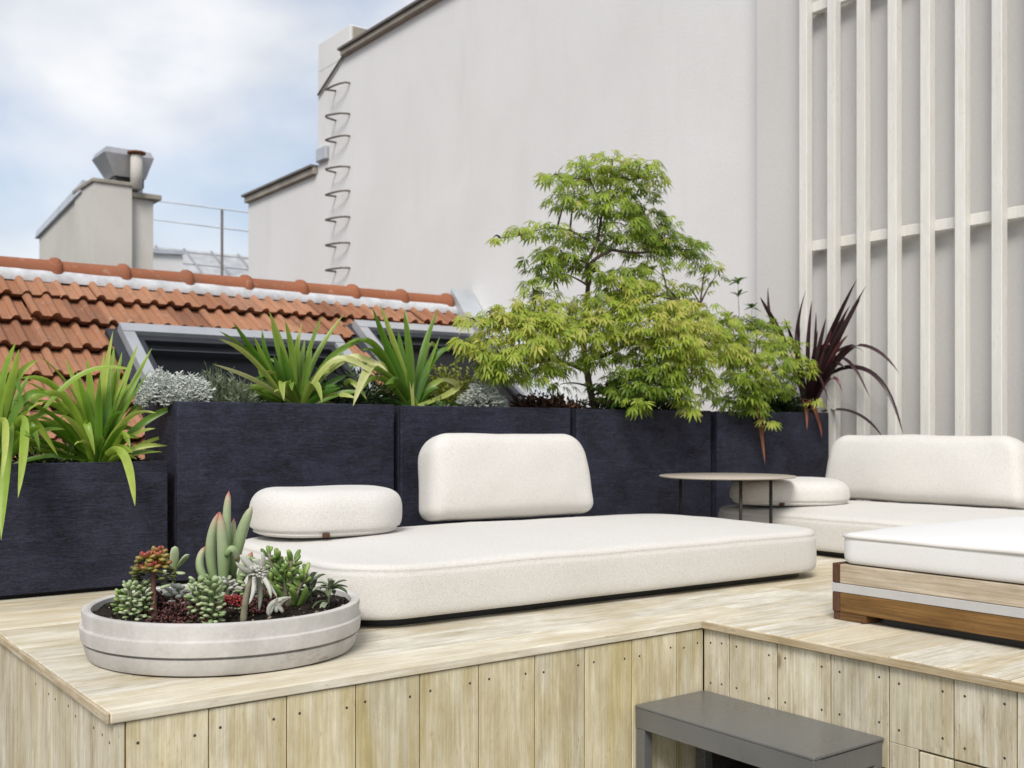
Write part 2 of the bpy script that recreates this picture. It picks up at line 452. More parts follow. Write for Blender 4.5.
M['oval_leaf'] = leafmat('oval_leaf', [(0.0, (.03, .07, .012)), (.6, (.08, .16, .03)), (1.0, (.16, .26, .06))], .3, .4)
M['suc_pale'] = leafmat('pale_finger_leaf', [(0.0, (.20, .29, .11)), (.35, (.30, .40, .19)), (.72, (.38, .45, .26)), (.88, (.48, .42, .28)), (.97, (.42, .16, .12)), (1.0, (.36, .10, .08))], .08, .5, .35)
M['suc_green'] = leafmat('green_fleshy_leaf', [(0.0, (.05, .11, .025)), (.5, (.16, .26, .055)), (1.0, (.32, .42, .12))], .08, .4, .4)
M['suc_mint'] = leafmat('mint_fleshy_leaf', [(0.0, (.12, .20, .08)), (.5, (.27, .36, .16)), (1.0, (.46, .53, .31))], .08, .5, .35)
M['suc_redjade'] = leafmat('red_jade_leaf', [(0.0, (.022, .03, .010)), (.3, (.16, .17, .03)), (.55, (.33, .25, .06)), (.8, (.32, .07, .035)), (1.0, (.30, .03, .03))], .06, .35, .5)
M['suc_red'] = leafmat('red_bead_leaf', [(0.0, (.09, .008, .009)), (.6, (.25, .025, .025)), (1.0, (.42, .06, .05))], .06, .4, .4)
M['suc_brown'] = leafmat('brown_bead_leaf', [(0.0, (.022, .010, .009)), (.6, (.075, .024, .021)), (1.0, (.16, .055, .045))], .05, .5, .35)
M['suc_silver'] = leafmat('silver_fleshy_leaf', [(0.0, (.20, .22, .16)), (.5, (.40, .41, .34)), (1.0, (.62, .61, .56))], .05, .65, .25)
M['suc_stem'] = plain('succulent_stem', (.14, .065, .05), .7, .3, 0, .3, 40, .3, 120)
M['stem_pale'] = plain('pale_stem', (.24, .22, .15), .7, .3, 0, .25, 40, .3, 120)
M['stem_green'] = plain('green_stem', (.10, .13, .05), .6, .3, 0, .25, 20, .1)

# ================================================================== SETTING
b = MB(); b.add([(-900, -900, -14), (900, -900, -14), (900, 900, -14), (-900, 900, -14)], [(0, 1, 2, 3)])
struct(b.build('ground', M['asphalt']))
b = MB(); b.box(-3.2, 5.199, -3.2, 4.45, -.8, -.5); struct(b.build('terrace_floor', M['floor']))

# ------------------------------------------------------------------ wooden platform
plat = empty('wooden_platform', (.6, 2.06, -.5))
tag(plat, 'L shaped raised platform of bleached wooden planks carrying the cushions and planters', 'platform')
POFF = Vector((-.6, -2.06, .5))
def pbuild(mb, name, mat, parent=plat, smooth=False):
    o = mb.build(name, mat, parent, smooth); o.location = POFF; return o
X0, Y0, XI = .612, 2.108, 2.268     # left edge, front edge, inner corner edge
OV, TH = .008, .022                 # overhang, lip thickness
PW, GAP = .150, .0045
b = MB()
b2 = MB()
y = Y0 + .002
XR = 5.19
k = 0
def plank_row(mb, x0, x1, y0, y1):
    x = x0; first = True
    while x < x1 - .01:
        e = min(x1, x + (R.uniform(1.3, 2.6)))
        if x1 - e < .5: e = x1
        dz = R.uniform(-.0008, .0008)
        mb.box(x, e - (.0015 if e < x1 else 0), y0, y1, -TH, dz, R.random(), .0022)
        x = e
while y < 4.4:
    plank_row(b, X0, XR, y, y + PW - GAP); y += PW
y = Y0 + .002
while y > -.6:
    plank_row(b, XI, XR, y - PW, y - GAP); y -= PW
pbuild(b, 'deck_boards', M['deck'])
nz_ = MB(); n2_ = MB(); yy_ = Y0 + .004
while yy_ < 4.38:
    e_ = min(4.385, yy_ + R.uniform(.9, 1.5)); nz_.box(X0 - .007, X0 - .0005, yy_, e_ - .001, -TH, -.0012, R.random(), .002); yy_ = e_
yy_ = Y0 + .0005
while yy_ > -.58:
    e_ = max(-.6, yy_ - R.uniform(1.3, 1.9)); n2_.box(XI - .007, XI - .0005, e_ + .001, yy_, -TH, -.0012, R.random(), .002); yy_ = e_
pbuild(nz_, 'edge_nosing', M['edge_y']); pbuild(n2_, 'edge_nosing', M['edge_y'])
b = MB(); b.box(X0 + .06, XR, Y0 + .06, 4.39, -.09, -TH - .003); b.box(XI + .06, XR, -.55, Y0 + .055, -.09, -TH - .003)
pbuild(b, 'joist_frame', M['bench_dark'])
# front fascia (faces the camera side, -y)
fy = Y0 + OV
def fx(px):
    return aty(px, 700, fy).x
bx = [127, 209, 287, 356, 420, 479, 535, 585, 632, 677]
xs = [X0 + OV + .0225] + [fx(p) for p in bx[1:]] + [XI + OV]
b = MB(); scr = []
for i in range(len(xs) - 1):
    a, c = xs[i], xs[i + 1]
    b.box(a + .0013, c - .0013, fy, fy + .021, -.5, -TH - .002 - R.uniform(0, .0015), R.random(), .0012)
    b.box(a - .0012, a + .0012, fy + .0022, fy + .02, -.5, -TH - .004, .3, 0, 1)
    if i == 0 or True:
        for sx in (a + .027 + R.uniform(-.004, .004), c - .027 + R.uniform(-.004, .004)):
            if c - a > .09: scr.append(((sx, fy, -.068 + R.uniform(-.006, .006)), 'y'))
pbuild(b, 'front_fascia', [M['fascia'], M['seam']])
# left fascia (faces -x)
lx = X0 + OV
b = MB()
ys = [fy + .0005]
for p in (98, 72, 52, 33, 15, -2): ys.append(atx(p, 700, lx).y)
while ys[-1] < 4.3: ys.append(ys[-1] + .148)
for i in range(len(ys) - 1):
    b.box(lx, lx + .021, ys[i] + .0012, ys[i + 1] - .0012, -.5, -TH - .002 - R.uniform(0, .0015), R.random(), .0015)
    b.box(lx + .0022, lx + .02, ys[i + 1] - .001, ys[i + 1] + .001, -.5, -TH - .004, .3, 0, 1)
    for sy in (ys[i] + .03, ys[i + 1] - .03):
        if i < 4: scr.append(((lx, sy, -.062 + R.uniform(-.006, .006)), 'x'))
pbuild(b, 'side_fascia', [M['fascia_grey'], M['seam']])
# inner fascia (faces -x), under it the opening behind the step
ix = XI + OV
b = MB()
ys = [fy - .001] + [atx(p, 700, ix).y for p in (729, 777, 830.6, 889, 953.6)]
while ys[-1] > -.4: ys.append(ys[-1] - .148)
yh = atx(918.5, 748, ix).y
ZS = -.208
for i in range(len(ys) - 1):
    a, c = ys[i + 1] + .0012, ys[i] - .0012
    zt = -TH - .002 - R.uniform(0, .0015)
    rr = R.random()
    if a > 1.46:
        b.box(ix, ix + .021, a, c, -.275, zt, rr, .0015)
    elif a > yh:
        b.box(ix, ix + .021, a, c, -.5, zt, rr, .0015)
    elif c > yh:
        b.box(ix, ix + .021, a, c, ZS, zt, rr, .0015)
        b.box(ix, ix + .021, yh + .002, c, -.5, ZS - .0005, rr, .001)
        b.box(ix + .001, ix + .021, a, yh - .002, -.5, ZS - .005, rr + .21, .0015)
    else:
        b.box(ix, ix + .021, a, c, ZS, zt, rr, .0015)
        b.box(ix + .001, ix + .021, a, c, -.5, ZS - .005, rr + .21, .0015)
    for sy in (a + .026, c - .026):
        if c - a > .06 and i < 9:
            scr.append(((ix, sy, -.062 + R.uniform(-.006, .006)), 'x'))
            scr.append(((ix, sy, -.172 + R.uniform(-.006, .006)), 'x'))
    b.box(ix + .0022, ix + .02, ys[i + 1] - .001, ys[i + 1] + .001, -.26, -TH - .004, .3, 0, 1)
pbuild(b, 'inner_fascia', [M['fascia_grey'], M['seam']])
b = MB(); b.box(ix + .16, ix + .17, .9, 2.1, -.499, -.12); pbuild(b, 'black_void_backing', M['black'])  # black panel stands in for the darkness of the void under the step
sm = MB(); sm.lathe([(0, .0008), (.0022, .0008), (.0032, .0002), (.0033, -.002)], n=10)
first = sm.build('screw_head', M['screw'], plat, True)
me = first.data
for i, (p, ax) in enumerate(scr):
    o = first if i == 0 else first.copy()
    if i: COL.objects.link(o); o.parent = plat
    o.location = Vector(p) + POFF
    o.rotation_euler = (PI / 2, 0, 0) if ax == 'y' else (0, -PI / 2, 0)

# ------------------------------------------------------------------ planters
def planter(x0, x1, y0, y1, h, label):
    root = empty('planter_box', ((x0 + x1) / 2, (y0 + y1) / 2, 0))
    tag(root, label, 'planter', 'dark planter boxes along the platform edge')
    hx, hy = (x1 - x0) / 2, (y1 - y0) / 2
    t = .022; rr = R.random()
    b = MB()
    b.box(-hx, hx, -hy, -hy + t, .014, h, rr, .003)
    b.box(-hx, hx, hy - t, hy, .014, h, rr + .1, .003)
    b.box(-hx, -hx + t, -hy + t + .001, hy - t - .001, .014, h - .001, rr + .2, .002)
    b.box(hx - t, hx, -hy + t + .001, hy - t - .001, .014, h - .001, rr + .3, .002)
    b.build('box_wall', M['planter'], root)
    b = MB(); b.box(-hx + .02, hx - .02, -hy + .02, hy - .02, 0.001, .03); b.build('dark_gap_plinth', M['planter_in'], root)
    b = MB()
    nx, ny = 40, 14
    vs = []; fs = []
    for j in range(ny + 1):
        for i in range(nx + 1):
            x = -hx + t + (2 * hx - 2 * t) * i / nx; yy = -hy + t + (2 * hy - 2 * t) * j / ny
            vs.append((x, yy, h - .045 + .018 * noise.noise(Vector((x * 14 + x0 * 9, yy * 14, 0))) + .008 * noise.noise(Vector((x * 45, yy * 45, 3)))))
    for j in range(ny):
        for i in range(nx):
            a = j * (nx + 1) + i; fs.append((a, a + 1, a + nx + 2, a + nx + 1))
    b.add(vs, fs); b.build('soil', M['soil'], root, True)
    return root
PY0, PY1 = 3.70, 4.06
planter(.62, 1.268, PY0, PY1, .438, 'low dark blue planter at the left end, shorter than the other four')
planter(1.302, 2.183, PY0, PY1, .648, 'tall dark planter behind the succulent bowl, holding silver bush and strap leaves')
planter(2.215, 3.108, PY0, PY1, .645, 'tall dark planter directly behind the upright back cushion of the daybed')
planter(3.145, 4.036, PY0, PY1, .643, 'tall dark planter holding the big maple, behind the round side table')
planter(4.081, 4.998, PY0, PY1, .641, 'tall dark planter at the right end beside the trellis, holding the purple cordyline')
SOIL = .605

# ------------------------------------------------------------------ walls, trellis
b = MB(); b.box(5.2, 5.349, -3, atx(757, 300, 5.2).y, -14, 4.6)
side = b.build('terrace_wall', M['wall_grey'])
tag(side, 'pale grey rendered wall behind the white slatted trellis', 'wall')

tr = empty('trellis', (5.1, 3.0, -.5)); tag(tr, 'white painted wooden trellis of tall square slats on grey wall', 'trellis')
TO = Vector((-5.1, -3.0, .5))
yl = 3.963
i = 0
while yl - i * .195 > -1.2:
    yy = yl - i * .195
    b = MB(); b.box(5.07, 5.125, yy - .055, yy, -.45, 4.4, R.random(), .003)
    o = b.build('slat', M['trellis'], tr); o.location = TO
    i += 1
for (z0, z1) in ((.18, .24), (1.588, 1.647), (2.98, 3.04), (4.25, 4.31)):
    b = MB(); b.box(5.1255, 5.165, -1.3, 3.995, z0, z1, R.random(), .003)
    o = b.build('rail', M['trellis'], tr); o.location = TO
    b = MB()
    for yy in (3.9, 2.9, 1.9, .9): b.box(5.1652, 5.1995, yy - .02, yy + .02, z0 + .01, z1 - .01)
    o = b.build('bracket', M['trellis'], tr); o.location = TO

# big white building
WX = 5.35
def wy(px): return atx(px, 300, WX).y
y318, y345, y350, y248 = wy(318), wy(345), wy(350), wy(248.5)
bld = empty('white_building', (WX, 8, -14)); tag(bld, 'tall white rendered neighbouring building with a lower shoulder on its left', 'building')
BO = Vector((-WX, -8, 14))
def bb(mb, name, mat, parent=bld, smooth=False):
    o = mb.build(name, mat, parent, smooth)
    o.location = BO if parent is bld else (0, 0, 0); return o
ZT, ZS2 = 4.50, 3.38
b = MB(); b.box(WX, 12, -3, y318 - .001, -14, ZT); b.box(WX, 9, y318, y248, -14, ZS2)
wallp = bb(b, 'wall', M['wall'])
b = MB(); b.box(WX - .06, WX + .30, -3, y345, ZT + .001, ZT + .055, 0, .006); bb(b, 'stone_coping', M['coping'])
b = MB(); b.box(WX - .085, WX + .33, -3, y345 + .02, ZT + .056, ZT + .085, 0, .004); bb(b, 'zinc_capping', M['coping_dark'])
b = MB(); b.box(WX - .05, WX + .30, y318 + .02, y248 + .02, ZS2 + .001, ZS2 + .075, 0, .006); bb(b, 'stone_coping', M['coping'])
b = MB(); b.box(WX - .08, WX + .33, y318 + .02, y248 + .05, ZS2 + .076, ZS2 + .105, 0, .004); bb(b, 'zinc_capping', M['coping_dark'])
b = MB(); b.box(WX + .001, WX + .20, y350, y318 - .002, ZT + .001, 4.82, 0, .008); st = bb(b, 'chimney_stack', M['wall'])
b = MB(); b.box(WX + .03, WX + .20, y350 - .02, y350 - .001, ZT + .087, 4.80, 0, .002); bb(b, 'stack_flashing', M['coping'])
b = MB(); b.box(WX - .05, WX - .001, wy(329.5), wy(319.5), ZS2 + .11, ZS2 + .26, 0, .01); bb(b, 'vent_box', M['zinc'])

# rungs on the wall
lad = empty('wall_ladder', (WX, wy(343), 1.5)); tag(lad, 'rusty iron climbing rungs fixed up the tall white wall', 'ladder')
LO = -lad.location
for py in (83, 114, 136, 167, 191, 217, 243, 268):
    p1 = atx(350, py, WX - .001)
    y2 = wy(336)
    z = p1.z
    dz = R.uniform(-.02, .03)
    pts = [(WX + .03, p1.y, z), (WX - .05, p1.y + .01, z), (WX - .085, p1.y + .06, z + dz * .3), (WX - .115, p1.y + .16, z + dz * .6), (WX - .13, y2 - .05, z + dz), (WX - .128, y2 - .01, z + dz), (WX - .11, y2, z + dz * .6), (WX + .03, y2, z)]
    b = MB(); b.tube(pts, .011, 7)
    o = b.build('rung', M['metal_dark'], lad, True); o.location = LO
rod = MB(); rod.tube([atx(345, 53, WX - .02), atx(318, 95, WX - .02)], .014, 6)
tag(rod.build('lightning_rod_cable', M['metal_dark']), 'thin diagonal brown rod running down the stack top above the rungs', 'rod')

# ------------------------------------------------------------------ tiled roof building
RY, RZ = 7.75, 1.588
PIT = rad(35); EXP = .32
roofb = empty('tiled_roof_building', (2, RY, -14)); tag(roofb, 'neighbouring house with orange terracotta tile roof and roof windows', 'building')
RO = Vector((-2, -RY, 14))
def rb(mb, name, mat, parent=roofb, smooth=False):
    o = mb.build(name, mat, parent, smooth); o.location = RO if parent is roofb else (0, 0, 0); return o
RX0, RX1 = -2.0, 5.13
S, Cc = math.sin(PIT), math.cos(PIT)
def roofpt(x, s, h):     # s metres down the slope from the ridge, h above the slope plane
    return Vector((x, RY - s * Cc - h * S, RZ - s * S + h * Cc))
def window_rect(px0, px1, py_top, raised=.13):
    """frame laid on the slope; corners from the survey of its top bar"""
    out = []
    for px in (px0, px1):
        r = (px - 512) / FPX; kk = .8 - .6 * r
        # find s so that the projection of roofpt(x,s,raised) has y=py_top
        lo, hi = .2, 2.5
        py = py_top(px)
        for _ in range(40):
            s = (lo + hi) / 2
            y = RY - s * Cc - raised * S; z = RZ - s * S + raised * Cc
            d = y / kk
            if HOR - (z - CAM_H) / d * FPX < py: lo = s
            else: hi = s
        d = (RY - s * Cc - raised * S) / kk
        out.append((.8 * (r * d) + .6 * d, s))
    (xa, sa), (xb, sb) = out
    return xa, xb, (sa + sb) / 2
WIN = [window_rect(118, 341, lambda px: 320 + (px - 118) * .077), window_rect(356, 470, lambda px: 322 + (px - 356) * .03)]
b = MB()
TW = .236
ncol = int((RX1 - RX0) / TW)
prof = [(0, .008), (.03, .026), (.08, .037), (.15, .038), (.21, .026), (.25, .007), (.29, .003), (.40, .004), (.47, .003), (.50, .008), (.53, .026), (.58, .037), (.65, .038), (.71, .026), (.75, .007), (.79, .003), (.90, .004), (.97, .003), (1.0, .008)]
for kx in range(ncol):
    for ks in range(0, 12):
        x0 = RX1 - (kx + 1) * TW + R.uniform(-.0015, .0015)
        s0 = ks * EXP + .02; rr = R.random(); dh = R.uniform(-.006, .006); tilt = R.uniform(-.025, .025)
        se = s0 + EXP + .03; skip = False
        for w_ in WIN:
            if x0 + TW * .8 > w_[0] and x0 + TW * .2 < w_[1]:
                if s0 > w_[2] and s0 < w_[2] + 1.5: skip = True
                elif s0 <= w_[2] < se: se = w_[2] + .05
        if skip or se - s0 < .03: continue
        if kx == 14 and ks == 1: dh = .03
        vs = []; fs = []
        np_ = len(prof)
        for (u, h) in prof:
            x = x0 + u * (TW + .001)
            fr_ = (se - s0) / (EXP + .03); tw_ = (u - .5) * tilt
            vs += [roofpt(x, s0, h + dh), roofpt(x, se + tw_, h * .85 + .012 + .043 * fr_ + dh), roofpt(x, se + tw_ - .07, h * .5 - .02 + dh)]
        for i in range(np_ - 1):
            a = i * 3
            fs += [(a, a + 1, a + 4, a + 3), (a + 1, a + 2, a + 5, a + 4)]
        b.add(vs, fs, rr)
rb(b, 'roof_tiles', M['tile'], smooth=False)
b = MB()   # roof deck under the tiles and the back slope
d0 = .02
a = [roofpt(RX0, 0, -.03), roofpt(RX1, 0, -.03), roofpt(RX1, 4.0, -.03), roofpt(RX0, 4.0, -.03)]
bk = [Vector((p.x, 2 * RY - p.y, p.z)) for p in a]
b.add(a, [(0, 1, 2, 3)][::-1]); b.add(bk, [(0, 1, 2, 3)])
rb(b, 'roof_slope', M['ridge'])
b = MB(); eave = roofpt(0, 3.9, -.1); b.box(RX0 + .1, RX1 - .02, eave.y + .1, 2 * RY - eave.y - .1, -14, eave.z)
# gable infill
g = [(eave.y + .1, eave.z), (2 * RY - eave.y - .1, eave.z), (RY, RZ - .12)]
for xx in (RX0 + .1, RX1 - .02): b.add([(xx, p, q) for p, q in g], [(0, 1, 2)])
rb(b, 'wall', M['wall_old'])
# mortar band below ridge
b = MB(); nseg = 90
vs = []; fs = []
for i in range(nseg + 1):
    x = RX0 + (RX1 - RX0 + .1) * i / nseg
    w = .004 * noise.noise(Vector((x * 5, 0, 0))) + .004 * noise.noise(Vector((x * 19, 2, 0)))
    vs += [roofpt(x, -.0, .085), roofpt(x, .05, .075 + w), roofpt(x, .10 + w, .065 + w * .5), roofpt(x, .118 + w, .03)]
for i in range(nseg):
    for j in range(3):
        a = i * 4 + j; fs.append((a, a + 4, a + 5, a + 1))
b.add(vs, fs); rb(b, 'mortar_band', M['mortar'], smooth=True)
# ridge tiles, each its own part
x = RX1 - .01
while x > RX0:
    b = MB()
    L = .455
    prof2 = []
    n = 12
    vs = []; fs = []
    rings = [(x, .094, 0), (x - .025, .103, 0), (x - .055, .099, 0), (x - .07, .082, 0), (x - L + .0, .079, 0)]
    rr = R.random()
    zc = RZ + .045 + R.uniform(-.005, .005)
    for (xx, r0, _) in rings:
        for j in range(n + 1):
            a_ = PI * (-.08 + 1.16 * j / n)
            vs.append((xx, RY - r0 * math.cos(a_), zc + r0 * math.sin(a_)))
    for i in range(len(rings) - 1):
        for j in range(n):
            a = i * (n + 1) + j; fs.append((a, a + n + 1, a + n + 2, a + 1))
    # end lip of collar
    o0 = len(vs)
    for j in range(n + 1):
        a_ = PI * (-.08 + 1.16 * j / n); vs.append((x, RY - .07 * math.cos(a_), zc + .07 * math.sin(a_)))
    for j in range(n): fs.append((j, j + 1, o0 + j + 1, o0 + j))
    b.add(vs, fs, rr); rb(b, 'ridge_tile', M['ridge'], smooth=True)
    x -= .46
# side flashing at the white wall
b = MB()
for k in range(1, 3):
    pass
vs = [roofpt(RX1 + .0, -.08, .17), roofpt(RX1 + .21, -.08, .17), roofpt(RX1 + .21, .20, .10), roofpt(RX1, .20, .10), roofpt(RX1, 4, -.02), roofpt(RX1 + .21, 4, -.01), roofpt(RX1 + .0, .2, -.05), roofpt(RX1, -.08, -.05), roofpt(RX1, 4, -.05)]
b.add(vs, [(0, 1, 2, 3), (3, 2, 5, 4), (0, 3, 6, 7), (3, 4, 8, 6)])
rb(b, 'wall_flashing', M['zinc'])
# roof vent tile
p = roofpt(.0, 1.0, .05)

def roof_window(xa, xb, s0, s1=1.55, raised=.13):
    fw = .075
    fr = MB()
    def slab(x0, x1, sA, sB, h0, h1, mb, mat=0):
        vs = [roofpt(x, s, h) for x in (x0, x1) for s in (sA, sB) for h in (h0, h1)]
        mb.add(vs, [(0, 1, 3, 2), (4, 6, 7, 5), (0, 4, 5, 1), (2, 3, 7, 6), (0, 2, 6, 4), (1, 5, 7, 3)], 0, mat)
    slab(xa, xb, s0, s0 + .10, .0, raised, fr)
    slab(xa, xa + fw, s0 + .101, s0 + s1, .0, raised - .004, fr)
    slab(xb - fw, xb, s0 + .101, s0 + s1, .0, raised - .004, fr)
    slab(xa + fw + .001, xb - fw - .001, s0 + s1 - .08, s0 + s1, .0, raised - .004, fr)
    w = rb(fr, 'roof_window', M['frame_grey'])
    sk = MB()
    slab(xa - .07, xa - .002, s0 - .02, s0 + s1 + .1, .02, .068, sk); slab(xb + .002, xb + .05, s0 - .02, s0 + s1 + .1, .02, .068, sk)
    slab(xa - .0015, xb + .0015, s0 - .05, s0 - .002, .02, .066, sk)
    rb(sk, 'flashing', M['frame_dark'], w)
    inn = MB()
    slab(xa + fw + .002, xb - fw - .002, s0 + .104, s0 + .16, .0, raised - .03, inn)
    slab(xa + fw + .002, xa + fw + .05, s0 + .162, s0 + s1 - .09, .0, raised - .03, inn)
    slab(xb - fw - .05, xb - fw - .002, s0 + .162, s0 + s1 - .09, .0, raised - .03, inn)
    rb(inn, 'sash', M['frame_dark'], w)
    bar = MB(); slab(xa + fw + .052, xb - fw - .052, s0 + .30, s0 + .312, .05, raised - .012, bar); rb(bar, 'glazing_bar', M['frame_dark'], w)
    g_ = MB(); slab(xa + fw + .051, xb - fw - .051, s0 + .163, s0 + s1 - .091, .0, .078, g_); rb(g_, 'pane', M['glass_dark'], w)
    return s0
for w_ in WIN: roof_window(*w_)

# ------------------------------------------------------------------ far chimney and roofs
D0 = 15.0
c0 = at(94, 182, D0)
ch = empty('chimney_block', (c0.x, c0.y, -14)); tag(ch, 'weathered cream chimney block with a metal cowl beyond the tiled roof', 'chimney')
CO = Vector((-c0.x, -c0.y, 14))
def cb(mb, name, mat, smooth=False, parent=ch):
    o = mb.build(name, mat, parent, smooth); o.location = CO if parent is ch else (0, 0, 0); return o
x1 = aty(132, 180, c0.y).x; x2 = aty(156, 180, c0.y).x
yb = atx(38, 225, c0.x).y
b = MB(); b.box(c0.x, x1, c0.y, c0.y + 1.0, -14, c0.z); cb(b, 'stack', M['wall_old'])
b = MB(); b.box(x1 + .002, x2, c0.y + .12, c0.y + 1.0, -14, c0.z - .13); cb(b, 'side_stack', M['wall_old'])
b = MB(); b.box(x1 + .001, x2 + .10, c0.y + .04, c0.y + 1.05, c0.z - .129, c0.z - .05, 0, .01); b.box(c0.x - .03, x1 + .03, c0.y - .03, c0.y + 1.03, c0.z + .001, c0.z + .06, 0, .01); cb(b, 'cornice', M['coping'])
b = MB()
zA, zB = c0.z - .06, c0.z - .32
vs = [(c0.x + .02, c0.y + 1.01, -14), (x2, c0.y + 1.01, -14), (x2, yb, -14), (c0.x + .02, yb, -14), (c0.x + .02, c0.y + 1.01, zA), (x2, c0.y + 1.01, zA), (x2, yb, zB), (c0.x + .02, yb, zB)]
b.add(vs, [(0, 1, 5, 4), (1, 2, 6, 5), (2, 3, 7, 6), (3, 0, 4, 7), (4, 5, 6, 7)]); cb(b, 'rear_wall', M['wall_old'])
b = MB()
vs = [(c0.x - .03, c0.y + .6, zA + .03), (x2, c0.y + .6, zA + .03), (x2, yb + .1, zB), (c0.x - .03, yb + .1, zB), (c0.x + .0, c0.y + .6, zA + .20), (x2, c0.y + .6, zA + .20), (x2, yb + .1, zB + .13), (c0.x + .0, yb + .1, zB + .13)]
b.add(vs, [(0, 1, 5, 4), (1, 2, 6, 5), (2, 3, 7, 6), (3, 0, 4, 7), (4, 5, 6, 7), (3, 2, 1, 0)]); cb(b, 'zinc_roof', M['zinc'])
# cowl
yc = c0.y + .45
pa, pb_ = aty(110, 178, yc), aty(141, 178, yc)
ta, tb = aty(98, 165, yc), aty(147, 165, yc)
zb, zt_ = pa.z, aty(120, 153, yc).z
zm = aty(120, 159, yc).z
b = MB()
def ringbox(xa, xb, hw, z): return [(xa, yc - hw, z), (xb, yc - hw, z), (xb, yc + hw, z), (xa, yc + hw, z)]
vs = ringbox(pa.x, pb_.x, .22, zb) + ringbox(ta.x, tb.x, .32, zm) + ringbox(ta.x + .04, tb.x - .04, .28, zt_) + ringbox(ta.x + .1, tb.x - .1, .22, zm)
fs = [(3, 2, 1, 0)]
for r_ in range(3):
    for j in range(4):
        a = r_ * 4 + j; c = r_ * 4 + (j + 1) % 4; fs.append((a, c, c + 4, a + 4))
fs.append((12, 13, 14, 15))
b.add(vs, fs); cb(b, 'cowl', M['metal_cowl'])
b = MB(); b.box(pa.x + .02, pb_.x - .02, yc - .2, yc + .2, c0.z + .061, zb - .001); cb(b, 'cowl_neck', M['black'])
fp = aty(136.5, 186, c0.y + .02)
b = MB(); b.lathe([(0, -.05), (.085, -.05), (.085, .44), (0, .44)], (fp.x, fp.y - .0, fp.z), 16); cb(b, 'flue_pipe', M['wall_old'], True)
b = MB(); b.lathe([(0, .50), (.13, .49), (.13, .465), (.03, .46), (.03, .44), (0, .44)], (fp.x, fp.y, fp.z), 16); cb(b, 'flue_cap', M['rust'], True)

lw = empty('low_slate_building', at(178, 250, 19)); tag(lw, 'low white house with shallow slate roof between chimney and white wall', 'building')
LWO = -lw.location
q0 = at(178, 246, 19)
qa, qb = at(131, 254, 19), at(176, 243, 19)
b = MB(); b.box(q0.x - .9, q0.x - .02, q0.y - .3, q0.y + 2.5, -14, q0.z - .21); o = b.build('wall', M['wall'], lw); o.location = LWO
b = MB()
vs = [(q0.x - 1.1, q0.y - .36, q0.z - .25), (q0.x - .0, q0.y - .36, q0.z - .20), (q0.x - .0, q0.y + 2.6, q0.z - .06), (q0.x - 1.1, q0.y + 2.6, q0.z - .12)]
vs += [(x, y, z + .07) for (x, y, z) in vs]
b.add(vs, [(0, 1, 5, 4), (1, 2, 6, 5), (2, 3, 7, 6), (3, 0, 4, 7), (4, 5, 6, 7), (3, 2, 1, 0)])
o = b.build('zinc_roof', M['zinc'], lw); o.location = LWO
b = MB()
ex0, ex1 = q0.x + .03, q0.x + 3.6
vs = [(ex0, q0.y + 1.6, q0.z + .22), (ex1, q0.y + 1.6, q0.z + .22), (ex1, q0.y - .9, q0.z - 1.3), (ex0, q0.y - .9, q0.z - 1.3)]
vs += [(x, y, z - .08) for (x, y, z) in vs]
b.add(vs, [(3, 2, 1, 0), (4, 5, 6, 7), (0, 1, 5, 4), (1, 2, 6, 5), (2, 3, 7, 6), (3, 0, 4, 7)])
o = b.build('slate_roof', M['slate'], lw); o.location = LWO
b = MB()
for k in range(7):
    xx = ex0 + .1 + k * .55
    b.tube([(xx, q0.y + 1.6, q0.z + .24), (xx, q0.y - .9, q0.z - 1.28)], .022, 5)
for k in range(5):
    t = k / 5 + .05; yy = q0.y + 1.6 - 2.5 * t; zz = q0.z + .225 - 1.52 * t
    b.tube([(ex0, yy, zz + .005), (ex1, yy, zz + .005)], .012, 5)
o = b.build('roof_battens', M['metal_cowl'], lw); o.location = LWO
b = MB(); b.box(ex0 + .05, ex1, q0.y - .6, q0.y + 1.4, -14, q0.z - 1.25); o = b.build('lower_wall', M['wall_old'], lw); o.location = LWO
b = MB(); b.box(q0.x - 1.35, q0.x - .95, q0.y - .2, q0.y + .5, q0.z - .9, q0.z - .26)
o = b.build('dormer', M['black'], lw); o.location = LWO

rl = empty('roof_railing', at(222, 262, 20)); tag(rl, 'thin safety railing with two cables above the far slate roof', 'railing')
RLO = -rl.location
pp = at(222, 262, 20)
b = MB(); b.tube([pp - Vector((0, 0, .3)), at(222, 210, 20)], .025, 6); o = b.build('post', M['metal_dark'], rl); o.location = RLO
for pyA, pyB in ((200, 214), (219, 233)):
    b = MB(); b.tube([at(150, pyA, 20), at(262, pyB, 20)], .016, 5); o = b.build('cable', M['zinc'], rl); o.location = RLO

# ================================================================== CUSHIONS
def rrect(L, W, rc, inset, m=18, kc=12):
    hx, hy = L / 2 - inset, W / 2 - inset
    mn = min(hx, hy) * .999
    pts = []
    cs = [(1, -1, rc[1]), (1, 1, rc[2]), (-1, 1, rc[3]), (-1, -1, rc[0])]   # rc: bl, br, tr, tl
    arcs = []
    for (sx, sy, r) in cs:
        r = min(max(r - inset * .85, .012), mn)
        cx, cy = sx * (hx - r), sy * (hy - r)
        a0 = {(1, -1): -90, (1, 1): 0, (-1, 1): 90, (-1, -1): 180}[(sx, sy)]
        arcs.append([(cx + r * math.cos(rad(a0 + 90 * i / kc)), cy + r * math.sin(rad(a0 + 90 * i / kc))) for i in range(kc + 1)])
    for i in range(4):
        pts += arcs[i]
        p, q = arcs[i][-1], arcs[(i + 1) % 4][0]
        for j in range(1, m): pts.append((p[0] + (q[0] - p[0]) * j / m, p[1] + (q[1] - p[1]) * j / m))
    return pts
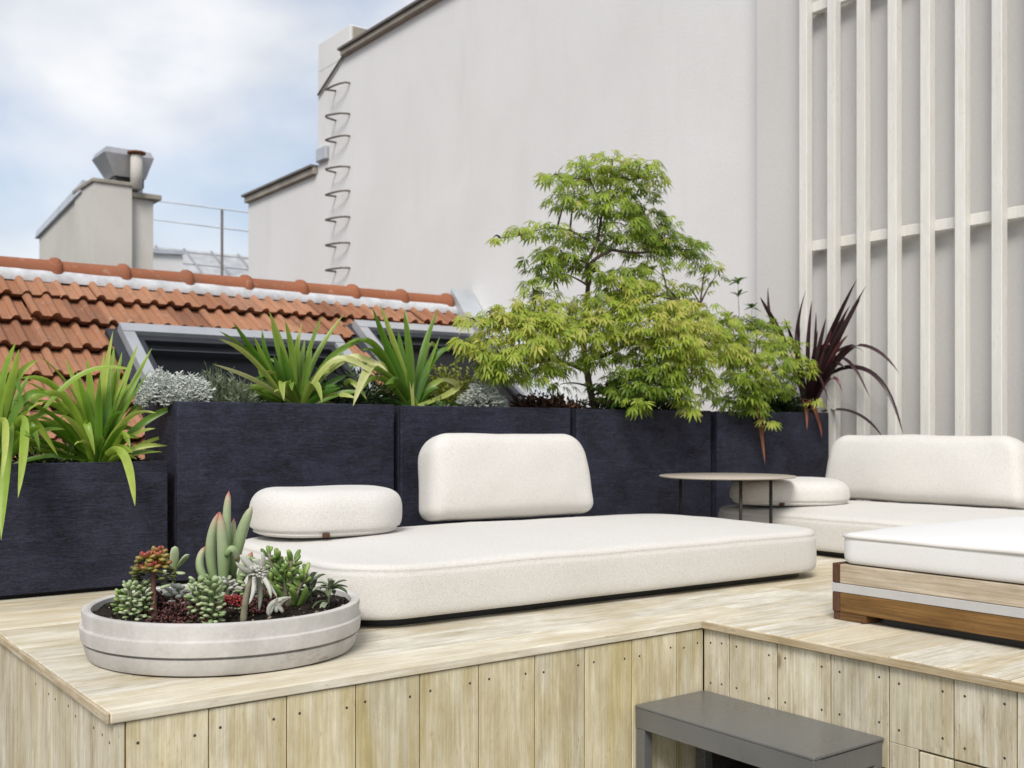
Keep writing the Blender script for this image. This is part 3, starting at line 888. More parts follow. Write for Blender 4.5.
def cushion_mb(L, W, T, rc, eb, et, crown, bulge=.012, seam=None, seam_d=.004, nz=.004, taper=0.0, seed=0, bcrown=0.0, sq=4.0, zmid=.45):
    prof = []
    hm = min(L, W) / 2
    for t in (1.0, .85, .7, .5, .3, .15, .05):
        prof.append((eb + (hm - eb) * t, -bcrown * (1 - (1 - t) ** 2)))
    zc = T * zmid
    ns = 34
    for k in range(ns + 1):
        a = -PI / 2 + PI * k / ns
        ca, sa = max(0.0, math.cos(a)), math.sin(a)
        e = eb if a < 0 else et
        ins = e * (1 - ca ** (2 / sq))
        z = zc + (math.copysign(abs(sa) ** (2 / sq), sa)) * (zc if a < 0 else T - zc)
        prof.append((ins, z))
    for t in (.03, .07, .12, .18, .25, .33, .42, .52, .63, .74, .86, 1.0):
        prof.append((et + (hm - et) * t, T))
    k_top = len(prof) - 12
    ztop_shape = True
    if seam is not None:
        p2 = []
        for (i_, z) in prof:
            if i_ < eb and abs(z - seam) < .007: continue
            if p2 and i_ < eb and z > seam and p2[-1][1] < seam and p2[-1][0] < eb * 1.01:
                q0 = (p2[-1][0] + i_) / 2
                p2 += [(q0, seam - .005), (q0 + seam_d * .4, seam - .002), (q0 + seam_d, seam), (q0 + seam_d * .4, seam + .002), (q0, seam + .005)]
            p2.append((i_, z))
        prof = p2
    vs = []; fs = []
    n = None
    for pi_, (ins, z) in enumerate(prof):
        ring = rrect(L, W, rc, ins)
        n = len(ring)
        for (x, y) in ring:
            if taper: x *= 1 - taper * (y / W + .5)
            q = Vector((x * 3.2 + seed, y * 3.2, z * 3.2))
            d = nz * noise.noise(q) + nz * .45 * noise.noise(q * 2.7)
            l = math.hypot(x, y) or 1
            if ins < et * .6: x += x / l * d; y += y / l * d
            zz = z + (d * 1.2 if z > T * .5 else 0)
            if pi_ in (0, len(prof) - 1): y = 0.0
            if z > T * .55:
                ux = min(1, abs(x) / (L / 2)); uy = min(1, abs(y) / (W / 2))
                zz += crown * (1 - ux ** 3.2) * (1 - uy ** 2.6) * ((z / T - .55) / .45)
            vs.append((x, y, zz))
    k = len(prof)
    for i in range(k - 1):
        for j in range(n):
            j2 = (j + 1) % n
            fs.append((i * n + j, i * n + j2, (i + 1) * n + j2, (i + 1) * n + j))
    b = MB(); b.add(vs, fs); return b

def mattress(loc, rz, L, W, label, rc, group='white outdoor daybeds'):
    root = empty('daybed', loc, rz); tag(root, label, 'daybed', group)
    o = cushion_mb(L, W, .150, rc, .030, .042, .030, .0, .132, .0006, nz=.0035, seed=loc[0], sq=4.2, zmid=.42).build('mattress', M['fabric'], root, True, weld=True)
    o.location = (0, 0, .026)
    # seam line round the top edge
    b = MB(); ring = rrect(L, W, rc, .012)
    b = MB(); ring = rrect(L - .12, W - .12, [max(.03, r - .05) for r in rc], 0)
    vs = [(x, y, z) for z in (.002, .030) for (x, y) in ring]; n = len(ring)
    b.add(vs, [(j, (j + 1) % n, n + (j + 1) % n, n + j) for j in range(n)] + [tuple(range(n))[::-1], tuple(n + j for j in range(n))])
    b.build('dark_gap_plinth', M['black'], root)  # black block stands in for the shaded gap below the mattress
    for (sx, sy) in ((-1, -1), (1, -1), (1, 1), (-1, 1)):
        f = MB(); f.lathe([(0, 0), (.02, 0), (.022, .012), (.016, .028), (0, .028)], (sx * (L / 2 - .28), sy * (W / 2 - .13), .0005), 12); f.build('foot', M['black'], root, True)
    return root
mattress((2.355, 2.965, 0), rad(-2), 2.00, .98, 'large off white woven daybed mattress in the middle of the platform', (.20, .17, .16, .20))
mattress((4.25, 2.525, 0), rad(-90), 2.05, .93, 'off white woven daybed mattress along the trellis at the right, behind the wood-framed ottoman', (.22, .2, .14, .24))

def backrest(loc, rz, L, Hh, T, label, tilt, seed):
    root = empty('back_cushion', loc, rz); tag(root, label, 'back cushion', 'upright back cushions')
    b = cushion_mb(L, Hh, T, (.05, .05, .105, .095), .055, .065, .028, .0, None, nz=.007, taper=.07, seed=seed, bcrown=.012, sq=3.0, zmid=.5)
    Mx = Matrix.Rotation(PI / 2 - tilt, 4, 'X')
    # y -> up, z -> towards the sitter (-y)
    b.v = [tuple(Mx @ Vector((x, y + Hh / 2, z - T / 2))) for (x, y, z) in b.v]
    b.build('cushion_cover', M['fabric'], root, True, weld=True)
    return root
backrest((2.54, 3.40, .197), rad(-5), .775, .335, .165, 'upright off white back cushion standing on the central daybed', rad(9), 3.0)
backrest((4.60, 2.88, .196), rad(-90 + 4), 1.03, .325, .175, 'upright off white back cushion by the trellis, on the right daybed', rad(9), 9.0)

def pillow(loc, rz, L, W, T, label, seed):
    root = empty('round_pillow', loc, rz); tag(root, label, 'pillow', 'rounded arm pillows')
    b = cushion_mb(L, W, T, (W * .46,) * 4, .060, .075, .014, .0, .016, .0018, nz=.006, seed=seed, sq=2.9, zmid=.46)
    b.build('pillow_cover', M['fabric'], root, True, weld=True)
    z = MB(); a = rad(-110); z.box(-.012, .012, -W / 2 - .004, -W / 2 + .006, .004, .018, 0, .002); o = z.build('zip_tab', M['bench_dark'], root); o.location = (-.08, 0.012, 0)
    return root
pillow((1.665, 3.27, .198), rad(-6), .51, .43, .145, 'plump rounded off white pillow on the left end of the central daybed', 1.0)
pillow((4.06, 3.23, .197), rad(-38), .55, .42, .108, 'rounded off white pillow on the far daybed beside the round side table', 5.0)

# ------------------------------------------------------------------ side table
tb_ = empty('side_table', (3.65, 3.25, 0)); tag(tb_, 'round taupe side table with slim dark legs standing between the two daybeds', 'table')
b = MB(); b.lathe([(0, .333), (.297, .333), (.303, .3355), (.304, .338), (.302, .3405), (0, .341)], (0, 0, 0), 72); b.build('table_top', M['tabletop'], tb_, True)
for i, (lx_, ly_) in enumerate(((-.095, .196), (-.104, -.17), (.095, -.17))):
    b = MB(); b.tube([(lx_, ly_, 0.001), (lx_, ly_, .332)], .0075, 12); b.build('leg', M['leg_bronze'], tb_, True)
b = MB(); b.lathe([(0, .320), (.05, .320), (.05, .3325), (0, .3325)], (0, 0, 0), 20)
for (lx_, ly_) in ((-.095, .196), (-.104, -.17), (.095, -.17)): b.tube([(0, 0, .325), (lx_, ly_, .325)], .006, 8)
b.build('under_frame', M['leg_bronze'], tb_)

# ------------------------------------------------------------------ ottoman
ot = empty('wooden_ottoman', (3.003, 1.305, 0)); tag(ot, 'low wood framed ottoman with thick white piped cushion at the right edge', 'ottoman')
hx, hy = .415, .60
b = MB(); b.box(-hx, hx, -hy + .026, hy - .026, .107, .161, .2, .002); b.build('upper_board', M['bench_pale'], ot)
b = MB(); b.box(-hx - .001, hx + .001, -hy - .001, hy + .001, .081, .106, 0, .001); b.build('metal_band', M['bench_strap'], ot)
b = MB(); b.box(-hx, hx, -hy + .026, hy - .026, .024, .080, .7, .002); b.build('lower_board', M['bench_brown'], ot)
for s_ in (-1, 1):
    b = MB(); y0, y1 = sorted((s_ * hy, s_ * (hy - .025))); b.box(-hx, hx, y0, y1, .107, .163, .4, .002); b.box(-hx, hx, y0, y1, .024, .080, .5, .002); b.build('end_board', M['bench_dark'], ot)
for (sx, sy) in ((-1, 1), (1, 1), (1, -1), (-1, -1)):
    b = MB(); x0, x1_ = sorted((sx * (hx - .004), sx * (hx - .08))); y0, y1 = sorted((sy * (hy - .022), sy * (hy - .11))); b.box(x0, x1_, y0, y1, .001, .0235, .3, .001)
    y0, y1 = sorted((sy * (hy - .002), sy * (hy - .021))); b.box(x0, x1_, y0, y1, .001, .0235, .9, .001, 1)
    b.build('foot', [M['bench_brown'], M['bench_dark']], ot)
b = MB(); b.box(-hx + .03, hx - .03, -hy + .15, hy - .15, .003, .022); b.build('base', M['black'], ot)  # black fill painted in for the shadow gap between the feet
cw, cl = 2 * hx - .004, 2 * hy - .02
o = cushion_mb(cw, cl, .085, (.06,) * 4, .030, .030, .046, .0, None, nz=.003, seed=20, sq=4.5, zmid=.5).build('seat_cushion', M['canvas'], ot, True, weld=True); o.location = (0, 0, .1635)
ring = rrect(cw, cl, (.06,) * 4, .0005)
pts = [Vector((x, y, (.1635) + .0775 + .003 * noise.noise(Vector((x * 4, y * 4, 0))))) for (x, y) in ring]
b = MB(); b.tube(pts + [pts[0]], .0050, 8, cap=False); oo = b.build('piping', M['piping'], o, True); oo.location = (0, 0, -.1635)

# ------------------------------------------------------------------ step
sp_ = empty('step_stool', (2.11, 1.77, -.5)); tag(sp_, 'dark grey metal step stool tucked into the inner corner below the deck', 'step')
SO = -sp_.location
sx0, sx1, sy0, sy1, sz = 2.000, ix - .003, 1.522, fy - .006, -.200
def sb(mb, name): o = mb.build(name, M['step'], sp_); o.location = SO
b = MB(); b.box(sx0, sx1, sy0, sy1, sz - .007, sz, 0, .0015); sb(b, 'top_plate')
b = MB(); b.box(sx0 + .001, sx0 + .03, sy0 + .001, sy1 - .001, sz - .062, sz - .0075, 0, .0015); b.box(sx0 + .031, sx1 - .031, sy0 + .003, sy0 + .03, sz - .062, sz - .010, 0, .001)
b.box(sx0 + .031, sx1 - .031, sy1 - .03, sy1 - .002, sz - .062, sz - .0075, 0, .001); sb(b, 'apron')
for (xx, yy) in ((sx0 + .002, sy0 + .002), (sx0 + .002, sy1 - .034), (sx1 - .034, sy0 + .004), (sx1 - .034, sy1 - .034)):
    b = MB(); b.box(xx, xx + .032, yy, yy + .032, -.4995, sz - .0625 if xx < 2.1 else sz - .0078, 0, .0015); sb(b, 'leg')

# ================================================================== BOWL AND SUCCULENTS
BC = Vector((1.022, 2.562, 0)); BR = .350
bowl = empty('concrete_bowl', BC); tag(bowl, 'wide round pale concrete bowl with grooved sides, planted with succulents', 'planter bowl')
b = MB()
BS = .967
prof = [(0, .004), (.318, .004), (.322, .002), (.330, .004), (.335, .012), (.342, .037), (.3425, .0400), (.333, .0425), (.3325, .0438), (.3445, .0465), (.3475, .048), (.351, .078), (.3505, .0805), (.3445, .0835), (.3435, .0865), (.3465, .112), (.345, .1185), (.339, .1205), (.329, .1205), (.324, .1175), (.322, .06), (0, .06)]
b.lathe([(p * BS, q) for p, q in prof], (0, 0, 0), 128, wob=.0016)
o = b.build('bowl', M['concrete'], bowl, True)
for p_ in o.data.polygons: pass
try:
    md = o.modifiers.new('split', 'EDGE_SPLIT'); md.split_angle = rad(38)
except Exception: pass
b = MB()
nr, na = 22, 72
vs = [(0, 0, .108)]; fs = []
for i in range(1, nr + 1):
    for j in range(na):
        r_ = .312 * i / nr; a = 2 * PI * j / na
        x, yv = r_ * math.cos(a), r_ * math.sin(a)
        vs.append((x, yv, .104 + .009 * noise.noise(Vector((x * 16, yv * 16, 1))) + .006 * noise.noise(Vector((x * 50, yv * 50, 5))) + .006 * (1 - i / nr)))
for j in range(na): fs.append((0, 1 + j, 1 + (j + 1) % na))
for i in range(nr - 1):
    for j in range(na):
        a = 1 + i * na; fs.append((a + j, a + na + j, a + na + (j + 1) % na, a + (j + 1) % na))
b.add(vs, fs)
for k in range(900):
    r_ = .304 * math.sqrt(R.random()); a = R.uniform(0, 2 * PI); q = R.choice([.003, .004, .005, .007])
    b.blob((r_ * math.cos(a), r_ * math.sin(a), .108 + .006 * noise.noise(Vector((r_ * 16, a, 1)))), (R.uniform(-1, 1), R.uniform(-1, 1), R.uniform(-.4, .6)), q * 1.6, q, q * .8, 0, 5, 4, mat=1 if R.random() < .16 else 0)
b.build('soil', [M['soil'], M['perlite']], bowl, True)

SD = 2.62    # mean distance of the succulents from the camera
def bz(P, n):
    P = [Vector(p) for p in P]; out = []
    for i in range(n + 1):
        Q = P; t = i / n
        while len(Q) > 1: Q = [Q[j].lerp(Q[j + 1], t) for j in range(len(Q) - 1)]
        out.append(Q[0])
    return out
VIEW = Vector((.6, .8, 0)); RIGHT = Vector((.8, -.6, 0)); UP = Vector((0, 0, 1))
def succ(name, px, py, d, label, cat='succulent'):
    base = at(px, py, d)
    base.z = .105
    root = empty(name, base); tag(root, label, cat, 'succulents growing in the concrete bowl')
    return root, base
PXM = SD / FPX

# tall finger succulent
root, base = succ('finger_succulent', 224, 588, 2.72, 'tall pale green finger succulent with pink tips, tallest in the bowl')
fing = [((217, 588), (203, 548), (219, 512), 5.6, -.01), ((223, 590), (224, 552), (220, 512), 6.2, -.03), ((229, 575), (224, 520), (229, 491), 4.8, .02), ((231, 580), (238, 535), (252, 506), 6.6, .03),
        ((214, 590), (190, 566), (206, 546), 4.6, .0), ((233, 572), (231, 545), (234, 518), 4.4, .05), ((226, 556), (234, 540), (237, 562), 4.6, -.04), ((238, 585), (244, 570), (252, 552), 5.4, -.02), ((219, 590), (210, 575), (212, 556), 4.4, .03)]
for (p0, p1, p2, w, dd) in fing:
    d = 2.72 + dd
    pts = bz([at(*p0, d) - base, at(*p1, d) - base, at(*p2, d + R.uniform(-.02, .02)) - base], 12)
    rr = []
    for i in range(13):
        t = i / 12
        rr.append(.80 * w * PXM * (.72 + .45 * math.sin(PI * min(1, t * 1.05)) ** 1.0) * (1 if t < .8 else max(.12, math.sqrt(max(0, 1 - ((t - .8) / .2) ** 2)))))
    b = MB(); b.tube(pts, rr, 10, [i / 12 * (1.0 if w < 6.4 else .86) for i in range(13)])
    b.build('leaf', M['suc_pale'], root, True)

# red jade
root, base = succ('jade_plant', 154, 604, 2.50, 'small jade plant with glossy red and yellow leaves on bare stem')
top = at(153, 566, 2.50) - base
b = MB(); b.tube(bz([Vector((0, 0, -.01)), Vector((0, 0, .05)), top], 8), [.0085, .008, .0075, .007, .0065, .006, .006, .0055, .005], 8)
hd = []
for (dx, dz, dy) in ((-15, -4, 0), (12, 0, .01), (-7, 8, -.02), (4, 12, .02), (-14, 6, .02), (2, -2, -.03), (9, 8, .0)):
    e = top + RIGHT * dx * .62 * PXM + UP * dz * .9 * PXM + VIEW * dy * .8
    b.tube(bz([top - UP * .01, top.lerp(e, .5) - UP * .004, e], 4), .0035, 6); hd.append(e)
b.build('stem', M['suc_stem'], root, True)
b = MB()
for e in hd:
    for k in range(11):
        a = k * 2.4; el = -.35 + .15 * k
        dr = Vector((math.cos(a) * math.cos(el), math.sin(a) * math.cos(el), math.sin(el)))
        sh = k / 10
        b.blob(e + dr * .002, dr, .028 * (1 - .3 * sh), .017 * (1 - .3 * sh), .009, .22 + .7 * sh * R.uniform(.6, 1.1) if R.random() > .35 else R.uniform(.1, .4), 8, 6, .4, None, 0, .6)
for k in range(26):
    a = R.uniform(0, 2 * PI); e = top + Vector((math.cos(a) * .03, math.sin(a) * .03, R.uniform(-.035, .0)))
    b.blob(e, (math.cos(a), math.sin(a), R.uniform(-.3, .4)), .024, .018, .008, R.uniform(0, .18), 7, 5, .4)
b.build('leaves', M['suc_redjade'], root, True)

def stack_plant(name, px, py, d, hpx, wpx, mat, label, tilt=0.0, n=60, L=.022, tones=(.3, .9), stems=((0, 0),)):
    root, base = succ(name, px, py, d, label)
    b = MB()
    H_ = hpx * d / FPX; W_ = wpx * d / FPX
    for (ox, oy) in stems:
        o = RIGHT * ox * d / FPX + VIEW * oy
        for k in range(n):
            t = k / n
            a = k * 2.399
            rr = W_ / 2 * (.35 + .65 * math.sin(PI * min(1, .15 + t * .75)))
            c = o + Vector((math.cos(a) * rr * .35, math.sin(a) * rr * .35, H_ * t)) + RIGHT * tilt * H_ * t
            el = -.15 + .9 * t
            el += R.uniform(-.3, .3)
            dr = Vector((math.cos(a) * math.cos(el), math.sin(a) * math.cos(el), math.sin(el)))
            b.blob(c + Vector((R.uniform(-.003, .003), R.uniform(-.003, .003), R.uniform(-.003, .003))), dr, min(L, rr * 1.05) * R.uniform(.85, 1.15), L * .66, L * .40, R.uniform(*tones), 8, 5, .3)
    b.build('leaves', mat, root, True)
    s_ = MB()
    for (ox, oy) in stems:
        o = RIGHT * ox * d / FPX + VIEW * oy
        s_.tube([o - UP * .008, o + UP * H_ * .5 + RIGHT * tilt * H_ * .5, o + UP * H_ + RIGHT * tilt * H_], .004, 6)
    s_.build('stem', M['stem_green'], root, True)
    return root
stack_plant('sedum_plant', 137, 609, 2.48, 36, 26, M['suc_mint'], 'pale green stacked sedum at the left rim of the bowl', -.1, 46, .0175, (.35, 1.0), ((-4, 0), (6, .02)))
stack_plant('sedum_plant', 206, 611, 2.44, 42, 32, M['suc_mint'], 'pale green stacked sedum in front of the tall finger succulent', .0, 60, .0195, (.2, 1.0), ((-7, 0), (8, -.01)))
stack_plant('sedum_plant', 178, 600, 2.58, 24, 24, M['suc_silver'], 'small whitish sedum tuft between jade plant and finger succulent', 0, 26, .024, (.4, 1.0))
stack_plant('sedum_plant', 246, 605, 2.62, 50, 22, M['suc_mint'], 'slim grey green sedum stem right of the red bead plant', .12, 26, .021, (.2, .8))

# pale jade sprig behind the red one
root, base = succ('jade_sprig', 172, 590, 2.72, 'pale green jade sprig with three spoon leaves beside red jade')
b = MB(); s_ = MB()
s_.tube(bz([Vector((0, 0, -.01)), at(172, 580, 2.72) - base, at(178, 562, 2.72) - base], 6), .004, 6); s_.build('stem', M['stem_green'], root, True)
for (p0, p1, w) in (((173, 575), (175, 546), 9), ((177, 568), (188, 554), 9), ((172, 580), (164, 570), 8), ((176, 572), (184, 574), 8), ((174, 584), (160, 588), 8)):
    u, v = at(*p0, 2.72) - base, at(*p1, 2.70) - base
    b.blob(u, v - u, (v - u).length, w * PXM, .008, R.uniform(.6, 1), 8, 6, .5)
b.build('leaves', M['suc_mint'], root, True)

# red beads
root, base = succ('red_sedum', 233, 604, 2.52, 'cluster of bright red bead leaved sedum in the middle of bowl')
b = MB()
for k in range(150):
    a = R.uniform(0, 2 * PI); r_ = .030 * math.sqrt(R.random()); z = .012 + .038 * math.sqrt(max(0, 1 - (r_ / .033) ** 2)) * R.uniform(.55, 1)
    b.blob((r_ * math.cos(a), r_ * math.sin(a), z), (math.cos(a), math.sin(a), R.uniform(.2, 1.4)), .011, .0065, .006, R.uniform(0, 1), 6, 5)
b.build('leaves', M['suc_red'], root, True)
# brown mat plants
for (px, py, d, w, lab) in ((186, 611, 2.44, .085, 'low dark red brown sedum mat behind the front rim of bowl'), (158, 606, 2.56, .075, 'reddish brown sedum tuft around the jade plant stem'), (265, 606, 2.56, .05, 'dark brown sedum tuft below the silver drooping succulent')):
    root, base = succ('brown_sedum', px, py, d, lab)
    b = MB()
    for k in range(420):
        a = R.uniform(0, 2 * PI); r_ = w * math.sqrt(R.random())
        z = .004 + .045 * (1 - (r_ / w) ** 2) * R.uniform(.2, 1) * (1 + .6 * noise.noise(Vector((r_ * 40, a * 2, px))))
        b.blob((r_ * math.cos(a), r_ * math.sin(a) * .7, z), (R.uniform(-1, 1), R.uniform(-1, 1), R.uniform(.0, 1.4)), .011, .006, .005, R.uniform(0, 1), 5, 4)
    b.build('leaves', M['suc_brown'], root, True)

# silver drooping succulent with leaning stem
root, base = succ('silver_succulent', 243, 612, 2.46, 'silvery drooping succulent on a leaning bare stem')
b = MB(); b.tube(bz([Vector((0, 0, -.01)), at(245, 590, 2.46) - base, at(254, 572, 2.46) - base], 8), [.009, .0085, .008, .008, .0075, .007, .006, .006, .005], 8, 0)
b.build('stem', M['stem_pale'], root, True)
for (p0, p1, p2, w) in (((256, 573), (262, 590), (259, 611), 4.2), ((254, 572), (256, 590), (249, 604), 3.4), ((258, 573), (270, 582), (271, 598), 3.6), ((255, 570), (246, 562), (240, 555), 5.0), ((254, 572), (243, 572), (236, 562), 4.0),
                        ((258, 570), (266, 562), (262, 552), 4.0), ((258, 572), (272, 588), (277, 597), 2.6), ((257, 572), (262, 560), (252, 560), 4), ((259, 574), (266, 576), (268, 570), 4)):
    d0_ = 2.46 + R.uniform(-.03, .02)
    pts = bz([at(*p0, 2.46) - base, at(*p1, d0_) - base, at(*p2, d0_ - .01) - base], 8)
    b = MB(); b.tube(pts, [.72 * w * PXM * f_ for f_ in (.6, .9, 1, 1, .95, .85, .7, .5, .15)], 8, [R.uniform(.3, 1)] * 9); b.build('leaf', M['suc_silver'], root, True)
b = MB()
for k in range(70):
    a = R.uniform(0, 2 * PI); el = R.uniform(-.5, 1.3); c = at(257, 573, 2.45) - base
    dr = Vector((math.cos(a) * math.cos(el), math.sin(a) * math.cos(el), math.sin(el)))
    b.blob(c + dr * .008, dr, .016, .008, .005, R.uniform(.4, 1), 6, 5)
b.build('rosette', M['suc_silver'], root, True)
root, base = succ('silver_succulent', 272, 614, 2.42, 'small pale succulent with three curled white leaves by the front rim')
for (p0, p1, p2, w) in (((269, 616), (266, 600), (290, 597), 2.6), ((276, 612), (278, 600), (291, 597), 2.4), ((283, 612), (275, 602), (277, 598), 2.2), ((270, 614), (274, 600), (282, 600), 2.0)):
    pts = bz([at(*p0, 2.42) - base, at(*p1, 2.42) - base, at(*p2, 2.40) - base], 8)
    b = MB(); b.tube(pts, [w * PXM * f_ for f_ in (.6, .9, 1, 1, .95, .85, .7, .5, .15)], 8, [R.uniform(.5, 1)] * 9); b.build('leaf', M['suc_silver'], root, True)

# green jade bush
root, base = succ('green_jade', 290, 603, 2.66, 'bushy bright green jade with upright finger leaves right of centre')
b = MB(); s_ = MB()
for k in range(18):
    tx, ty = R.uniform(-20, 22), R.uniform(-48, -14)
    e = at(288 + tx, 600 + ty, 2.66 + R.uniform(-.05, .05)) - base
    s_.tube(bz([Vector((R.uniform(-.01, .01), R.uniform(-.01, .01), -.008)), e * .5 + UP * -.004, e], 5), .0035, 6)
    for q in range(11):
        t = .25 + .75 * q / 10; c = e * t; a = R.uniform(0, 2 * PI); el = R.uniform(.35, 1.35)
        dr = Vector((math.cos(a) * math.cos(el), math.sin(a) * math.cos(el), math.sin(el)))
        b.blob(c, dr, R.uniform(.022, .036), .013, .010, R.uniform(.1, 1), 7, 5, .35)
for (p0, p1, p2, w) in (((282, 600), (268, 590), (262, 596), 3.0), ((293, 606), (296, 592), (290, 588), 3.0), ((298, 606), (306, 598), (306, 586), 3.2), ((285, 602), (276, 586), (268, 586), 3.0)):
    pts = bz([at(*p0, 2.60) - base, at(*p1, 2.58) - base, at(*p2, 2.56) - base], 8)
    b.tube(pts, [w * PXM * f_ for f_ in (.7, .9, 1, 1.05, 1.1, 1.05, .95, .7, .2)], 8, [R.uniform(.3, .7)] * 9)
b.build('leaves', M['suc_green'], root, True); s_.build('stem', M['stem_pale'], root, True)

stack_plant('sedum_plant', 122, 606, 2.56, 22, 20, M['suc_green'], 'tiny green sedum at the far left inside edge of bowl', 0, 24, .018, (.3, 1.0))
stack_plant('sedum_plant', 265, 598, 2.74, 38, 22, M['suc_mint'], 'pale green sedum behind the silver drooping succulent', -.05, 30, .022, (.4, 1.0))
stack_plant('sedum_plant', 228, 597, 2.68, 26, 22, M['suc_silver'], 'whitish sedum at the foot of the tall finger succulent', 0, 26, .020, (.3, .9))
# striped leaf sprigs at right
for (px, py, d, tip, lab) in ((328, 594, 2.66, (330, 586), 'silver edged leafy sprig at the far right rim of the bowl'), (312, 596, 2.70, (310, 584), 'thin silvery sprig with long narrow leaves left of the rim sprig')):
    root, base = succ('silver_sprig', px, py, d, lab)
    e = at(*tip, d) - base
    s_ = MB(); s_.tube([Vector((0, 0, -.006)), e * .5, e], .003, 6); s_.build('stem', M['stem_pale'], root, True)
    b = MB()
    for k in range(15):
        a = k * 2.4 + .5; el = R.uniform(-.4, 1.1)
        dr = Vector((math.cos(a) * math.cos(el), math.sin(a) * math.cos(el), math.sin(el)))
        c = e * R.uniform(.15, 1)
        Lf = R.uniform(.035, .055)
        b.strap([c, c + dr * Lf * .5 + UP * .012, c + dr * Lf], .017, R.choice((.15, .3, .5, .9, 1.0)), .3, .9, .4, 8)
    for q in range(6):
        c = e * R.uniform(.9, 1.05); b.blob(c, (R.uniform(-.5, .5), R.uniform(-.5, .5), 1), .022, .008, .005, .9, 6, 5)
    b.build('leaves', M['greygreen'], root)

# ================================================================== PLANTER PLANTS
def spread_strap(name, label, cat, group, base_px, base_py, yb, leaves, mat, soil_z, extra=0, exr=(.16, .26), w0=.020, seed=1, bases=None, dyr=.10, wmul=1.2, tadd=.06):
    rr = random.Random(seed)
    bp = aty(base_px, base_py, yb); bp.z = soil_z
    root = empty(name, bp); tag(root, label, cat, group)
    for lf in leaves:
        (tx, ty), (cx, cy), w, tone = lf[:4]
        dy = lf[4] if len(lf) > 4 else rr.uniform(-dyr, dyr)
        bpx = lf[5] if len(lf) > 5 else None
        b0 = Vector((rr.uniform(-.02, .02), rr.uniform(-.02, .02), 0))
        if bpx: b0 = aty(bpx[0], bpx[1], yb + dy * .3) - bp
        c1 = aty(cx, cy, yb + dy * .55); tp = aty(tx, ty, yb + dy)
        if tp.x > 4.95: tp = atx(tx, ty, 4.95 + dy * .3)
        if c1.x > 4.92: c1 = atx(cx, cy, 4.92 + dy * .2)
        c1 = c1 - bp; tp = tp - bp
        b = MB()
        b.strap([b0, b0.lerp(c1, .75), c1.lerp(tp, .12), tp] if len(lf) < 7 else [b0, c1, tp], w * wmul, min(1, tone + tadd), .2, 1.0, .62, 14, flat=rr.uniform(.35, .95), twist=rr.uniform(-.5, .5))
        b.build('leaf', mat, root, True)
    for k in range(extra):
        a = rr.choice((0, PI)) + rr.gauss(-.4, .7); L = rr.uniform(*exr)
        e0 = rr.uniform(.45, 1.4)
        dr = Vector((math.cos(a), math.sin(a) * .8, 0))
        p1 = dr * L * .5 * math.cos(e0) + UP * L * .62 * math.sin(e0)
        p2 = dr * L * (1.0) * math.cos(e0 * .85) + UP * L * (math.sin(e0) * .8 - rr.uniform(0, .35))
        b = MB(); b.strap([Vector((rr.uniform(-.02, .02), rr.uniform(-.02, .02), 0)), p1, p2], w0 * rr.uniform(.8, 1.25), rr.uniform(.2, .85), .22, 1.0, .6, 12, flat=rr.uniform(.3, .95), twist=rr.uniform(-.5, .5))
        b.build('leaf', mat, root, True)
    return root
GS = 'strap leaved plants in the planters'
spread_strap('strap_leaf_plant', 'lime green strap leaved plant at the left frame edge hanging over the low planter', 'plant', GS, -6, 458, 3.86,
    [((16, 342), (-2, 385), .026, .5), ((19, 349), (10, 390), .024, .6), ((-8, 345), (-8, 390), .026, .5), ((22, 402), (10, 340), .022, .25), ((1, 540), (10, 425), .028, .55, -.42, (12, 425), 1), ((18, 498), (30, 398), .026, .62, -.40, (16, 425), 1),
     ((2, 478), (8, 400), .026, .8, -.40, (-4, 430), 1), ((38, 360), (10, 370), .020, .55), ((52, 398), (25, 378), .022, .35), ((60, 392), (30, 392), .022, .5), ((-30, 370), (-20, 385), .026, .5), ((-40, 470), (-30, 370), .026, .5, -.25), ((58, 456), (34, 412), .022, .62, -.06, (24, 425)), ((30, 375), (18, 395), .022, .4), ((40, 452), (30, 400), .02, .3)], M['strap_lime'], .395, 30, (.24, .46), .023, 3)
spread_strap('strap_leaf_plant', 'bright lime strap leaved plant in the low planter against the tiles', 'plant', GS, 98, 470, 3.88,
    [((113, 331), (100, 400), .018, .75), ((114, 346), (110, 400), .026, .42), ((122, 352), (114, 400), .022, .5), ((138, 344), (120, 395), .020, .6), ((152, 348), (126, 398), .022, .5), ((152, 367), (126, 410), .024, .35), ((66, 359), (84, 405), .020, .55), ((87, 358), (93, 405), .024, .5),
     ((36, 354), (78, 385), .020, .55), ((132, 369), (82, 362), .020, .6, -.10, (36, 420)), ((20, 378), (60, 372), .020, .5), ((135, 506), (128, 432), .024, .72, -.42, (106, 455), 1), ((130, 448), (122, 420), .022, .6, -.12), ((95, 455), (82, 398), .022, .55, -.10), ((28, 400), (70, 378), .022, .6), ((160, 394), (132, 400), .020, .4),
     ((45, 378), (75, 400), .020, .45), ((104, 352), (102, 400), .018, .6), ((76, 370), (88, 410), .022, .35), ((125, 380), (112, 415), .024, .3), ((52, 430), (75, 395), .020, .5), ((142, 372), (122, 405), .020, .45), ((100, 375), (100, 415), .026, .3), ((110, 385), (106, 420), .026, .28), ((56, 404), (80, 395), .018, .6)], M['strap_lime'], .395, 40, (.22, .46), .021, 5)
